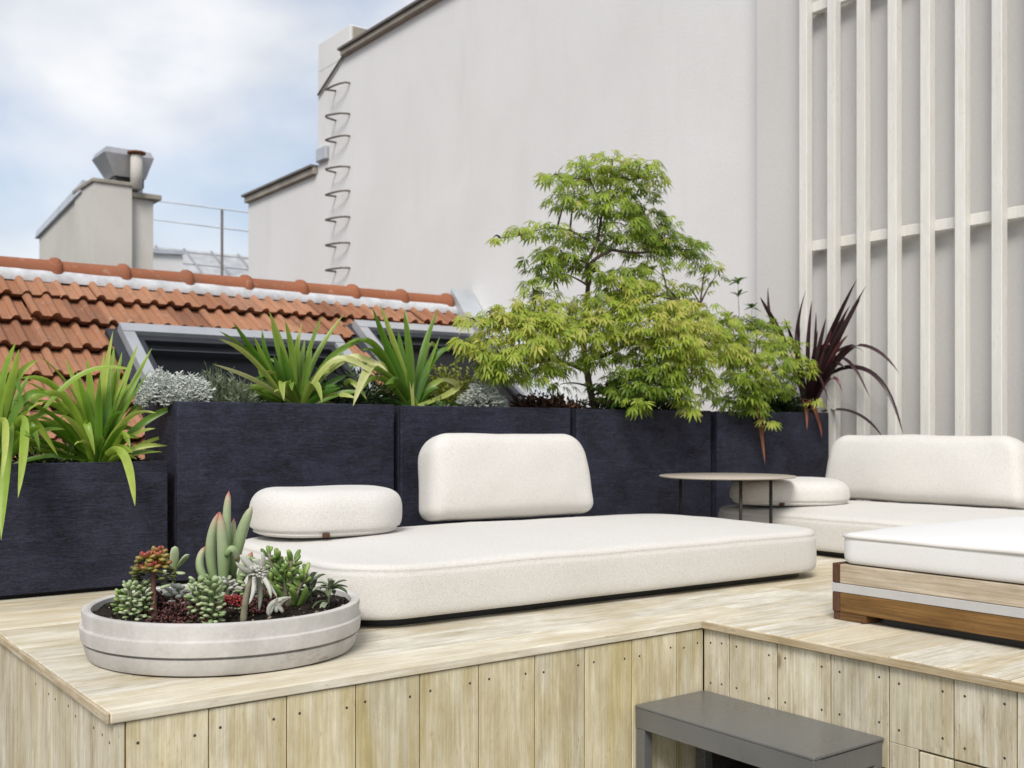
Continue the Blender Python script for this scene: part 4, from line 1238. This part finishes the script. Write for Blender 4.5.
spread_strap('strap_leaf_plant', 'green strap leaved plant in the tall planter in front of the big roof window', 'plant', GS, 299, 408, 3.88,
    [((233, 322), (258, 362), .028, .3), ((219, 331), (250, 350), .022, .45), ((219, 339), (250, 350), .018, .8), ((269, 311), (284, 355), .026, .62), ((271, 322), (282, 360), .022, .4), ((285, 320), (294, 355), .022, .55), ((302, 322), (296, 360), .022, .75), ((322, 316), (304, 362), .022, .5), ((344, 314), (312, 356), .020, .6),
     ((262, 330), (264, 366), .022, .3), ((258, 350), (260, 382), .028, .45), ((254, 336), (266, 370), .022, .5), ((305, 339), (300, 372), .022, .45), ((298, 334), (295, 365), .022, .55), ((370, 337), (325, 350), .022, .48), ((375, 376), (335, 338), .024, .88, -.16), ((322, 403), (314, 368), .028, .72, -.18), ((284, 401), (278, 366), .026, .68, -.17),
     ((213, 364), (262, 380), .016, .88, -.14), ((292, 391), (290, 372), .024, .5, -.12), ((330, 366), (310, 378), .018, .5), ((280, 345), (288, 380), .026, .3), ((290, 350), (293, 380), .026, .5), ((312, 350), (304, 378), .024, .35), ((274, 355), (282, 385), .026, .25)], M['strap'], SOIL, 30, (.18, .34), .023, 7)
spread_strap('strap_leaf_plant', 'broad strap leaved plant at the junction of two tall planters', 'plant', GS, 414, 410, 3.88,
    [((372, 307), (392, 365), .034, .3), ((380, 304), (396, 350), .022, .68), ((404, 311), (412, 365), .028, .42), ((405, 309), (408, 330), .016, .98), ((438, 309), (418, 362), .028, .4), ((440, 336), (424, 370), .024, .5), ((452, 347), (430, 352), .028, .32), ((438, 350), (424, 330), .024, .7), ((344, 346), (375, 326), .026, .5), ((362, 350), (378, 345), .026, .4),
     ((353, 406), (372, 345), .030, .90, -.2, (386, 372), 1), ((388, 372), (356, 342), .024, .92, -.18, (330, 372), 1), ((367, 400), (352, 372), .020, .72, -.12, (345, 385), 1), ((348, 366), (395, 358), .030, .58), ((340, 362), (390, 362), .024, .6), ((358, 395), (378, 362), .024, .62, -.12), ((436, 378), (485, 384), .022, .85, -.10, (418, 406), 1), ((398, 330), (404, 370), .028, .3),
     ((392, 345), (400, 380), .030, .32), ((425, 352), (420, 385), .030, .45), ((410, 345), (412, 380), .030, .35), ((385, 385), (398, 372), .028, .4)], M['strap'], SOIL, 16, (.16, .30), .027, 9)

# tuft plants
def tuft(name, label, cat, px, py, y, rx, ry, hz, n, mat, soil_z, kind, seed, tones=(.0, 1.0), group='bushes and fillers in the planters', size=.03, width=.006):
    rr = random.Random(seed)
    c = aty(px, py, y); bp = Vector((c.x, y, soil_z))
    root = empty(name, bp); tag(root, label, cat, group)
    b = MB(); s_ = MB()
    for k in range(n):
        a = rr.uniform(0, 2 * PI); q = math.sqrt(rr.random()); e = Vector((rx * q * math.cos(a), ry * q * math.sin(a), 0))
        h = hz * math.sqrt(max(.05, 1 - q * q * .85)) * rr.uniform(.5, 1.0) * (1 + .55 * noise.noise(Vector((e.x * 22, e.y * 22, seed * 3.3))))
        tipp = e + UP * h
        tn = rr.uniform(*tones)
        if kind == 'silver':
            for m_ in range(5):
                dr = Vector((math.cos(a) * q * .6 + rr.uniform(-1, 1), math.sin(a) * q * .6 + rr.uniform(-1, 1), rr.uniform(-.2, 1.2))).normalized()
                c_ = tipp + dr * rr.uniform(-size, size * .6)
                sd = dr.orthogonal().normalized() * width / 2
                b.add([c_ - sd, c_ + sd, c_ + dr * size + sd * .7, c_ + dr * size - sd * .7], [(0, 1, 2, 3)], max(0, min(1, tn * .6 + .4 * h / hz)))
        elif kind == 'upright':
            top_ = tipp + Vector((rr.uniform(-.02, .02), rr.uniform(-.02, .02), 0))
            b.tube([e * .6, e * .8 + UP * h * .5, top_], [.0016, .0014, .001], 4, tn)
            for m_ in range(8):
                t = rr.uniform(.3, 1); c_ = (e * .6).lerp(top_, t)
                dr = Vector((rr.uniform(-1, 1), rr.uniform(-1, 1), rr.uniform(.3, 1.4))).normalized(); sd = dr.orthogonal().normalized() * width / 2
                b.add([c_ - sd * .4, c_ + dr * size * .5 - sd, c_ + dr * size, c_ + dr * size * .5 + sd], [(0, 1, 2, 3)], tn)
        else:
            for m_ in range(3):
                dr = Vector((math.cos(a) * q + rr.uniform(-.8, .8), math.sin(a) * q + rr.uniform(-.8, .8), rr.uniform(-.3, .9))).normalized()
                c_ = tipp * rr.uniform(.4, 1) + e * .3
                sd = dr.cross(Vector((rr.uniform(-1, 1), rr.uniform(-1, 1), 1))).normalized() * width / 2
                nn = dr.cross(sd).normalized() * width * .25
                b.add([c_, c_ + dr * size * .5 - sd + nn, c_ + dr * size, c_ + dr * size * .5 + sd + nn], [(0, 1, 2), (0, 2, 3)], tn)
    for k in range(7):
        a = rr.uniform(0, 2 * PI); e = Vector((rx * .7 * math.cos(a), ry * .7 * math.sin(a), hz * .55))
        s_.tube([Vector((0, 0, -.01)), e * .5 + UP * .01, e], [.004, .003, .002], 5)
    b.build('foliage', mat, root); s_.build('stem', M['stem_pale'], root)
    return root
tuft('silver_bush', 'mound of whitish silver bush at the left corner of the tall planter', 'bush', 176, 400, 3.84, .135, .10, .15, 1500, M['silver'], SOIL, 'silver', 21, (.3, 1), size=.013, width=.0045)
tuft('lavender_bush', 'grey green lavender with upright stems right of the silver bush', 'bush', 226, 400, 3.86, .13, .10, .18, 260, M['greygreen'], SOIL, 'upright', 22, (.2, 1), size=.026, width=.005)
tuft('filler_plant', 'dark feathery filler plant between the two strap leaved clumps', 'plant', 350, 400, 3.95, .22, .09, .21, 460, M['dark_leaf'], SOIL, 'leafy', 23, size=.045, width=.010)
tuft('filler_plant', 'small dark leafy filler under the strap leaves of the big roof window planter', 'plant', 262, 402, 3.95, .12, .07, .10, 120, M['dark_leaf'], SOIL, 'leafy', 28, size=.035, width=.012)
tuft('lime_shrub', 'yellow green small leaved shrub between strap leaves and silver bush', 'bush', 452, 402, 3.95, .15, .09, .25, 620, M['lime_leaf'], SOIL, 'leafy', 24, size=.024, width=.013)
tuft('silver_bush', 'small silver bush at the foot of the maple in the third planter', 'bush', 482, 404, 3.82, .12, .09, .15, 1400, M['silver'], SOIL, 'silver', 25, (.0, .75), size=.012, width=.0045)
tuft('filler_plant', 'low grey green tuft behind the curled strap leaf', 'plant', 440, 404, 3.85, .07, .07, .085, 120, M['greygreen'], SOIL, 'leafy', 29, size=.024, width=.008)
tuft('brown_plant', 'low brown leaved plant on the soil left of maple trunk', 'plant', 548, 404, 3.86, .19, .09, .12, 320, M['brown_leaf'], SOIL, 'leafy', 26, size=.03, width=.018)
tuft('filler_plant', 'dark leafy filler plant under the maple crown', 'plant', 640, 404, 3.92, .27, .10, .19, 520, M['dark_leaf'], SOIL, 'leafy', 27, size=.04, width=.014)
tuft('filler_plant', 'dark leafy filler plant at the foot of the purple cordyline', 'plant', 775, 408, 3.92, .25, .09, .20, 480, M['dark_leaf'], SOIL, 'leafy', 30, size=.04, width=.014)
tuft('filler_plant', 'dark low plant between lime strap leaves in the low planter', 'plant', 70, 465, 3.94, .22, .07, .12, 200, M['dark_leaf'], .395, 'leafy', 31, size=.04, width=.012)

# ------------------------------------------------------------------ maple
def maple_leaf(b, c, ax, up, L, tone, rr):
    ax = ax.normalized(); sd = ax.cross(up)
    if sd.length < .05: sd = ax.orthogonal()
    sd.normalize(); nn = sd.cross(ax).normalized()
    for (ang, ll) in ((-98, .42), (-64, .72), (-31, .93), (0, 1.0), (31, .93), (64, .72), (98, .42)):
        a = rad(ang + rr.uniform(-6, 6)); l = L * ll * rr.uniform(.85, 1.1)
        dr = ax * math.cos(a) + sd * math.sin(a)
        pr = sd * math.cos(a) - ax * math.sin(a)
        w = l * .112
        dz = Vector((0, 0, -1)) * l
        m1 = c + dr * l * .5 + dz * .05
        tn = tone + rr.uniform(-.06, .06)
        b.add([c + dr * l * .06, m1 - pr * w + nn * w * .4, m1 + pr * w + nn * w * .4, c + dr * l * .80 + dz * .17 - pr * w * .55, c + dr * l * .80 + dz * .17 + pr * w * .55, c + dr * l + dz * .30],
              [(0, 2, 1), (1, 2, 4, 3), (3, 4, 5)], tn)
def maple(name, label, yb, clumps, base_px, base_py, mainlines, seed, dens=.30, leaf=(.036, .064)):
    rr = random.Random(seed)
    bp = aty(base_px, base_py, yb); bp.z = SOIL
    root = empty(name, bp); tag(root, label, 'tree', 'small maples in the planters')
    tk = None
    nodes = []
    for i, (pts, r0, r1, ydy) in enumerate(mainlines):
        P_ = [aty(px, py, yb + dy) - bp for (px, py), dy in zip(pts, ydy)]
        if i == 0: P_[0] = Vector((0, 0, -.03))
        fine = []
        for k in range(len(P_) - 1):
            p_, q_ = P_[k], P_[k + 1]
            for m_ in range(5):
                t = m_ / 5
                w = Vector((noise.noise(Vector((k + t, seed, i))), noise.noise(Vector((k + t, seed + 5, i))), noise.noise(Vector((k + t, seed + 9, i))))) * .018
                fine.append(p_.lerp(q_, t) + (w if (k + m_) else Vector()))
        fine.append(P_[-1])
        n_ = len(fine)
        b = MB(); b.tube(fine, [r0 + (r1 - r0) * k / (n_ - 1) for k in range(n_)], 8)
        b.build('trunk' if i == 0 else 'branch', M['bark'], root, True)
        nodes += fine
    lv = MB(); tw = MB()
    for (px, py, rx, ry, tone, dy, dm) in clumps:
        c = aty(px, py, yb + dy) - bp
        d = c.dot(VIEW) + bp.dot(VIEW)
        sx, sz = rx * 1.22 * d / FPX, ry * 1.3 * d / FPX
        sy = max(sx * .75, .05)
        # twig from the nearest limb point that lies lower or nearer the trunk
        near = min(nodes, key=lambda q: (q - c).length + (.25 if q.z > c.z + .02 else 0))
        mid = near.lerp(c, .55) + UP * .03
        tp = bz([near, mid, c + UP * sz * .3], 6)
        tw.tube(tp, [.006, .0052, .0045, .0038, .003, .0024, .0018], 5)
        n_ = max(4, int(rx * ry * dens * dm))
        for k in range(n_):
            while True:
                u = Vector((rr.uniform(-1, 1), rr.uniform(-1, 1), rr.uniform(-1, 1)))
                if u.length < 1: break
            if u.z < 0: u.z *= .75
            off = RIGHT * u.x * sx + VIEW * u.y * sy + UP * u.z * sz
            pos = c + off
            out = RIGHT * (u.x + rr.uniform(-.5, .5)) + VIEW * (u.y + rr.uniform(-.6, .4))
            out.z = 0
            out = out.normalized() if out.length > .05 else RIGHT.copy()
            ax = out + UP * rr.uniform(-1.3, .25)
            upv = UP + RIGHT * rr.uniform(-.7, .7) - VIEW * rr.uniform(-.2, .9)
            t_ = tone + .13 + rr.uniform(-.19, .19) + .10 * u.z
            if rr.random() < .03: t_ = .97
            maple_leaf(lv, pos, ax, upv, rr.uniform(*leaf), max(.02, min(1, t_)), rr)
            if rr.random() < .07:
                q = tp[rr.randint(3, 6)]
                tw.tube([q, q.lerp(pos, .5) + UP * .012, pos], [.0018, .0014, .0008], 4)
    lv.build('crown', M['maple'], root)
    tw.build('twigs', M['bark'], root)
    return root
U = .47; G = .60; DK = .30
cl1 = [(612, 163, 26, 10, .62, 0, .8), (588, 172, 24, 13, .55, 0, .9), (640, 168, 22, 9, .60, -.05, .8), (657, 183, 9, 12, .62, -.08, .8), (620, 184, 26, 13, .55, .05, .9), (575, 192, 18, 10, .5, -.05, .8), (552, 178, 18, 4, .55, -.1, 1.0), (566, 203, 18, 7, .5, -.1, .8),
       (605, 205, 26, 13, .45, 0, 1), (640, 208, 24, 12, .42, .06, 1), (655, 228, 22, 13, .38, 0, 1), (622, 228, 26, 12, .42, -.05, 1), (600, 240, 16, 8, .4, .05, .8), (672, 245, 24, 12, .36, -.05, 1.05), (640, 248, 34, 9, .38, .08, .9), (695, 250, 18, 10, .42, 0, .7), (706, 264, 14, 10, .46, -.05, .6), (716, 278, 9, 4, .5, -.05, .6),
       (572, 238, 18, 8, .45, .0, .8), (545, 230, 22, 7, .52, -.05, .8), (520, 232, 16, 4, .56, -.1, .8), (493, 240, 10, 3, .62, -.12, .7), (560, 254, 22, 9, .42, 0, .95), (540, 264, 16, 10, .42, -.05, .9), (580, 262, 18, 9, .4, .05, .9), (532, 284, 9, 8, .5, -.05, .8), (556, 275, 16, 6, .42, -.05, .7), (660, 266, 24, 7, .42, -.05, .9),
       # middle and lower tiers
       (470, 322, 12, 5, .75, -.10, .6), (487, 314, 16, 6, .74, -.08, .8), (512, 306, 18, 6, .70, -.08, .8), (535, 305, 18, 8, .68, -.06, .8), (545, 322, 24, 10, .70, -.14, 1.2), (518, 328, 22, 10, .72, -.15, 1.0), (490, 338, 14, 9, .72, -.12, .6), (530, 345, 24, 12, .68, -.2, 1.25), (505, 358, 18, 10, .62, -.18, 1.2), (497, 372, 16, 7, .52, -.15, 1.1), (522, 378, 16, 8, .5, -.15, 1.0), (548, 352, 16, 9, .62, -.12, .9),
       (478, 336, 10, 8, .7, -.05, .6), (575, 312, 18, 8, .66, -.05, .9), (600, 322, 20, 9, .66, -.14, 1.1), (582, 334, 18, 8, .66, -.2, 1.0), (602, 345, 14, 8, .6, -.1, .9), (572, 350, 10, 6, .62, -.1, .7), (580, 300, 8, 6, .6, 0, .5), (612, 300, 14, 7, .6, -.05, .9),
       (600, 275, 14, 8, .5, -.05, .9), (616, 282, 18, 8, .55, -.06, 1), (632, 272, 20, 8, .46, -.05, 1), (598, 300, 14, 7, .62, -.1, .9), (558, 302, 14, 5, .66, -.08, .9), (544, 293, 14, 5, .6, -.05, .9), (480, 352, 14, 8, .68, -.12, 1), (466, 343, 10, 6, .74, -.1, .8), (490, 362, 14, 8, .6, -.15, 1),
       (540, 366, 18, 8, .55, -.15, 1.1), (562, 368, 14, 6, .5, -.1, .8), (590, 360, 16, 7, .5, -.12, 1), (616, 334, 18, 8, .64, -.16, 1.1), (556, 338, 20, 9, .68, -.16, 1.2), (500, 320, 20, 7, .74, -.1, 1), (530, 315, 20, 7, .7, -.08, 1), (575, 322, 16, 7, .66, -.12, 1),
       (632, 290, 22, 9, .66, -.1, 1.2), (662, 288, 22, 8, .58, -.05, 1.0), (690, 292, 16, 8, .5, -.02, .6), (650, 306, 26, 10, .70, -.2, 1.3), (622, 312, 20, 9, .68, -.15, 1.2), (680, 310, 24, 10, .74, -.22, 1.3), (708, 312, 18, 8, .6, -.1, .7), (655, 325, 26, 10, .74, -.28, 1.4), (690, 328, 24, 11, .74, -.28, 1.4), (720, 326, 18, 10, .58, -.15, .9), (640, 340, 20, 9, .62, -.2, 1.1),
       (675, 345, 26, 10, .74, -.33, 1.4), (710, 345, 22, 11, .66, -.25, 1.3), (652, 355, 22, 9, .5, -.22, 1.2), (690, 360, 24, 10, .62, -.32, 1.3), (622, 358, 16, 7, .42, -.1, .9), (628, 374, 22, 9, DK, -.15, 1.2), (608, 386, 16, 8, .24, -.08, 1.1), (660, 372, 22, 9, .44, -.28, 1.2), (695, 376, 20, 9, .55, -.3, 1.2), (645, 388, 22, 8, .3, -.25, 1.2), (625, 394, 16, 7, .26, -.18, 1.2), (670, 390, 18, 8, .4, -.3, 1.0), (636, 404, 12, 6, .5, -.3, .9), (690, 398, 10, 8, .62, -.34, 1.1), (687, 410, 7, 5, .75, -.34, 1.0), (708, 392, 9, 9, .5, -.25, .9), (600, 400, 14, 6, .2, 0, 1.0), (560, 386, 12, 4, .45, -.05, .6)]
ml1 = [([(598, 412), (588, 378), (584, 345), (588, 310), (589, 280), (587, 262), (600, 226), (610, 190), (612, 165)], .018, .003, (0, 0, 0, 0, 0, 0, 0, 0, 0)),
       ([(588, 266), (612, 250), (650, 252), (695, 250)], .010, .003, (0, -.02, -.05, -.05)),
       ([(589, 240), (570, 230), (545, 228), (500, 238)], .006, .0015, (0, 0, -.05, -.1)),
       ([(587, 262), (570, 258), (545, 262)], .006, .002, (0, 0, -.05)),
       ([(605, 212), (590, 180), (560, 178)], .005, .0015, (0, -.02, -.1)),
       ([(606, 208), (628, 180), (655, 178)], .005, .0015, (0, 0, -.06)),
       ([(584, 345), (555, 330), (520, 318), (475, 322)], .011, .002, (0, -.08, -.12, -.1)),
       ([(586, 330), (620, 305), (660, 296), (700, 305)], .012, .003, (0, -.08, -.15, -.15)),
       ([(586, 360), (625, 345), (670, 345), (700, 360)], .012, .003, (0, -.12, -.25, -.3)),
       ([(588, 372), (555, 360), (520, 360), (500, 368)], .009, .002, (0, -.08, -.15, -.15)),
       ([(592, 390), (625, 380), (660, 385)], .008, .002, (0, -.1, -.25))]
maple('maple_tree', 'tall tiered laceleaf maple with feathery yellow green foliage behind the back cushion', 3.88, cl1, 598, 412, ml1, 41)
cl2 = [(745, 322, 16, 8, .42, .05, .8), (768, 326, 18, 8, .46, -.02, 1.0), (735, 338, 16, 9, .6, -.12, 1.2), (760, 342, 20, 9, .55, -.15, 1.3), (785, 345, 16, 8, .5, -.1, 1.1), (742, 358, 20, 9, .62, -.22, 1.3), (772, 360, 20, 9, .5, -.2, 1.3), (798, 362, 12, 7, .66, -.18, 1.1), (755, 375, 22, 9, .55, -.26, 1.3), (787, 376, 16, 9, .42, -.18, 1.2), (735, 380, 16, 9, .48, -.25, 1.2),
       (806, 372, 7, 7, .72, -.2, .9), (765, 390, 20, 8, .42, -.24, 1.1), (742, 396, 16, 8, .36, -.24, 1.1), (728, 402, 9, 8, .34, -.2, 1.0), (755, 408, 14, 7, .4, -.26, 1.0), (785, 392, 10, 7, .4, -.15, .9), (768, 422, 5, 6, .74, -.30, 1.2), (814, 402, 6, 4, .8, -.24, 1.0), (725, 352, 12, 10, .6, -.2, 1.1)]
ml2 = [([(760, 412), (758, 385), (755, 355), (758, 330)], .012, .003, (0, 0, -.04, -.02)), ([(758, 385), (775, 368), (800, 362)], .007, .002, (0, -.1, -.18)), ([(757, 375), (742, 360), (730, 355)], .006, .002, (0, -.12, -.2)), ([(758, 370), (765, 372), (765, 400)], .006, .002, (0, -.18, -.26))]
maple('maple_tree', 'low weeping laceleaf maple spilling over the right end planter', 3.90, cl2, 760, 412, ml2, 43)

# oval leaved sprigs
def sprig(label, px, py, y, tips, seed):
    rr = random.Random(seed)
    bp = aty(px, py, y); bp.z = SOIL
    root = empty('young_shrub', bp); tag(root, label, 'shrub')
    b = MB(); s_ = MB()
    for (tx, ty) in tips:
        e = aty(tx, ty, y + rr.uniform(-.04, .04)) - bp
        pts = bz([Vector((0, 0, -.01)), e * .5 + RIGHT * rr.uniform(-.04, .04), e], 10)
        s_.tube(pts, [.004 - .0003 * i for i in range(11)], 6)
        for t in (10, 10, 9, 7, 5):
            c = pts[t]
            for k in range(7 if t > 8 else 4):
                a = k * 2 * PI / 7 + rr.uniform(-.3, .3); dr = Vector((math.cos(a), math.sin(a), rr.uniform(-.6, 1.1))).normalized()
                L = rr.uniform(.04, .06)
                b.strap([c, c + dr * L * .5 + UP * .004, c + dr * L], .020, rr.uniform(.2, 1), .15, 1.0, .3, 6)
    b.build('leaves', M['oval_leaf'], root); s_.build('stem', M['stem_green'], root, True)
sprig('young shrub with two thin stems topped by oval leaf whorls', 742, 408, 3.98, [(738, 282), (752, 308), (728, 318)], 51)

# cordyline
spread_strap('cordyline_plant', 'dark purple spiky cordyline in front of the white trellis', 'plant', None, 808, 412, 3.90,
    [((857, 279), (822, 350), .034, .35, .05), ((866, 286), (832, 345), .022, .5, .0), ((861, 298), (828, 350), .032, .4, -.05), ((850, 305), (826, 350), .026, .45, .03), ((806, 290), (792, 340), .028, .35, .05), ((768, 287), (768, 320), .016, .4, .08, (784, 345)), ((760, 297), (772, 318), .020, .35, .04, (788, 345)), ((816, 312), (816, 345), .014, .4),
     ((899, 373), (862, 320), .020, .5, -.1, (818, 368), 1), ((903, 434), (880, 330), .022, .4, -.15, (815, 385), 1), ((870, 398), (848, 345), .018, .45, -.1, (820, 365)), ((857, 346), (835, 356), .024, .4, -.05), ((829, 402), (818, 370), .014, .5, -.12, (808, 365)), ((883, 438), (858, 402), .022, .25, -.16, (822, 412), 1), ((845, 368), (830, 352), .022, .35, -.08), ((795, 332), (802, 362), .016, .5),
     ((838, 330), (822, 368), .030, .3), ((818, 330), (812, 370), .026, .45), ((830, 345), (826, 340), .022, .75, -.1, (806, 372)), ((790, 355), (800, 385), .018, .4), ((835, 322), (820, 365), .022, .6), ((784, 318), (798, 355), .022, .5), ((848, 335), (832, 350), .020, .75, -.1), ((864, 352), (842, 335), .020, .55, -.12), ((790, 372), (798, 372), .018, .6), ((842, 392), (834, 362), .018, .7, -.12), ((826, 318), (816, 360), .024, .4), ((812, 300), (806, 350), .020, .45), ((845, 318), (826, 355), .026, .55)], M['cordyline'], SOIL, 0, seed=13, tadd=0)
tag_r = spread_strap('dry_leaf_spray', 'reddish dry hanging leaves over the front of the right end planter', 'leaves', None, 790, 412, 3.72,
    [((765, 464), (758, 405), .018, .55, -.08, (756, 405), 1), ((822, 437), (816, 400), .016, .4, -.06, (806, 402), 1), ((807, 430), (808, 402), .014, .3, -.06, (802, 400), 1), ((762, 440), (762, 402), .012, .3, -.07, (760, 402), 1)], M['dry_red'], .62, 0, seed=15)

# ================================================================== CAMERA, LIGHT, WORLD
cam = bpy.data.cameras.new('Camera'); co = bpy.data.objects.new('Camera', cam); COL.objects.link(co)
co.location = (0, 0, CAM_H); co.rotation_euler = (PI / 2, 0, -math.atan2(.6, .8))
cam.sensor_width = 36; cam.lens = FPX / 1024 * 36
cam.shift_y = (HOR - 384) / 1024
cam.clip_start = .05; cam.clip_end = 3000
cam.dof.use_dof = True; cam.dof.focus_distance = 2.75; cam.dof.aperture_fstop = 6.0
scene.camera = co

SUN_AZ = Vector((-.72, -.66, 0)).normalized(); EL = rad(47)
sd = Vector((SUN_AZ.x * math.cos(EL), SUN_AZ.y * math.cos(EL), math.sin(EL)))
sun = bpy.data.lights.new('Sun', 'SUN'); sun.energy = 1.5; sun.angle = rad(22); sun.color = (1, .955, .89)
so = bpy.data.objects.new('Sun', sun); COL.objects.link(so)
so.rotation_euler = sd.to_track_quat('Z', 'Y').to_euler()

w = bpy.data.worlds.new('World'); scene.world = w; w.use_nodes = True
nt = w.node_tree; nt.nodes.clear()
out = nt.nodes.new('ShaderNodeOutputWorld'); bg = nt.nodes.new('ShaderNodeBackground')
sky = nt.nodes.new('ShaderNodeTexSky'); sky.sky_type = 'NISHITA'; sky.sun_disc = False
sky.sun_elevation = EL; sky.sun_rotation = math.atan2(SUN_AZ.x, SUN_AZ.y)
sky.air_density = 1.0; sky.dust_density = 1.5; sky.ozone_density = 1.0
tc = nt.nodes.new('ShaderNodeTexCoord'); mp = nt.nodes.new('ShaderNodeMapping')
mp.inputs['Scale'].default_value = (1.0, 1.0, 1.7); mp.inputs['Location'].default_value = (.35, .2, .1)
nz = nt.nodes.new('ShaderNodeTexNoise'); nz.inputs['Scale'].default_value = 2.6; nz.inputs['Detail'].default_value = 6; nz.inputs['Roughness'].default_value = .48; nz.inputs['Distortion'].default_value = .1
rp = nt.nodes.new('ShaderNodeValToRGB'); rp.color_ramp.elements[0].position = .40; rp.color_ramp.elements[1].position = .58
rp.color_ramp.elements[0].color = (.32, .32, .32, 1)
nz2 = nt.nodes.new('ShaderNodeTexNoise'); nz2.inputs['Scale'].default_value = 5.5; nz2.inputs['Detail'].default_value = 5
rp2 = nt.nodes.new('ShaderNodeValToRGB'); rp2.color_ramp.elements[0].position = .35; rp2.color_ramp.elements[1].position = .65
rp2.color_ramp.elements[0].color = (4.5, 4.8, 5.3, 1); rp2.color_ramp.elements[1].color = (6.2, 6.25, 6.4, 1)
mx = nt.nodes.new('ShaderNodeMix'); mx.data_type = 'RGBA'
L = nt.links.new
L(tc.outputs['Generated'], mp.inputs[0]); L(mp.outputs[0], nz.inputs[0]); L(nz.outputs['Fac'], rp.inputs[0]); L(mp.outputs[0], nz2.inputs[0]); L(nz2.outputs['Fac'], rp2.inputs[0])
L(rp.outputs[0], mx.inputs[0]); L(sky.outputs[0], mx.inputs[6]); L(rp2.outputs[0], mx.inputs[7])
L(mx.outputs[2], bg.inputs[0]); bg.inputs[1].default_value = .078
L(bg.outputs[0], out.inputs[0])

vs_ = scene.view_settings
scene.display_settings.display_device = 'sRGB'
vs_.view_transform = 'Standard'; vs_.look = 'None'; vs_.exposure = 1.0; vs_.gamma = 1.0; vs_.use_curve_mapping = False
scene.cycles.max_bounces = 8; scene.cycles.diffuse_bounces = 4; scene.cycles.transparent_max_bounces = 8
scene.cycles.use_denoising = True
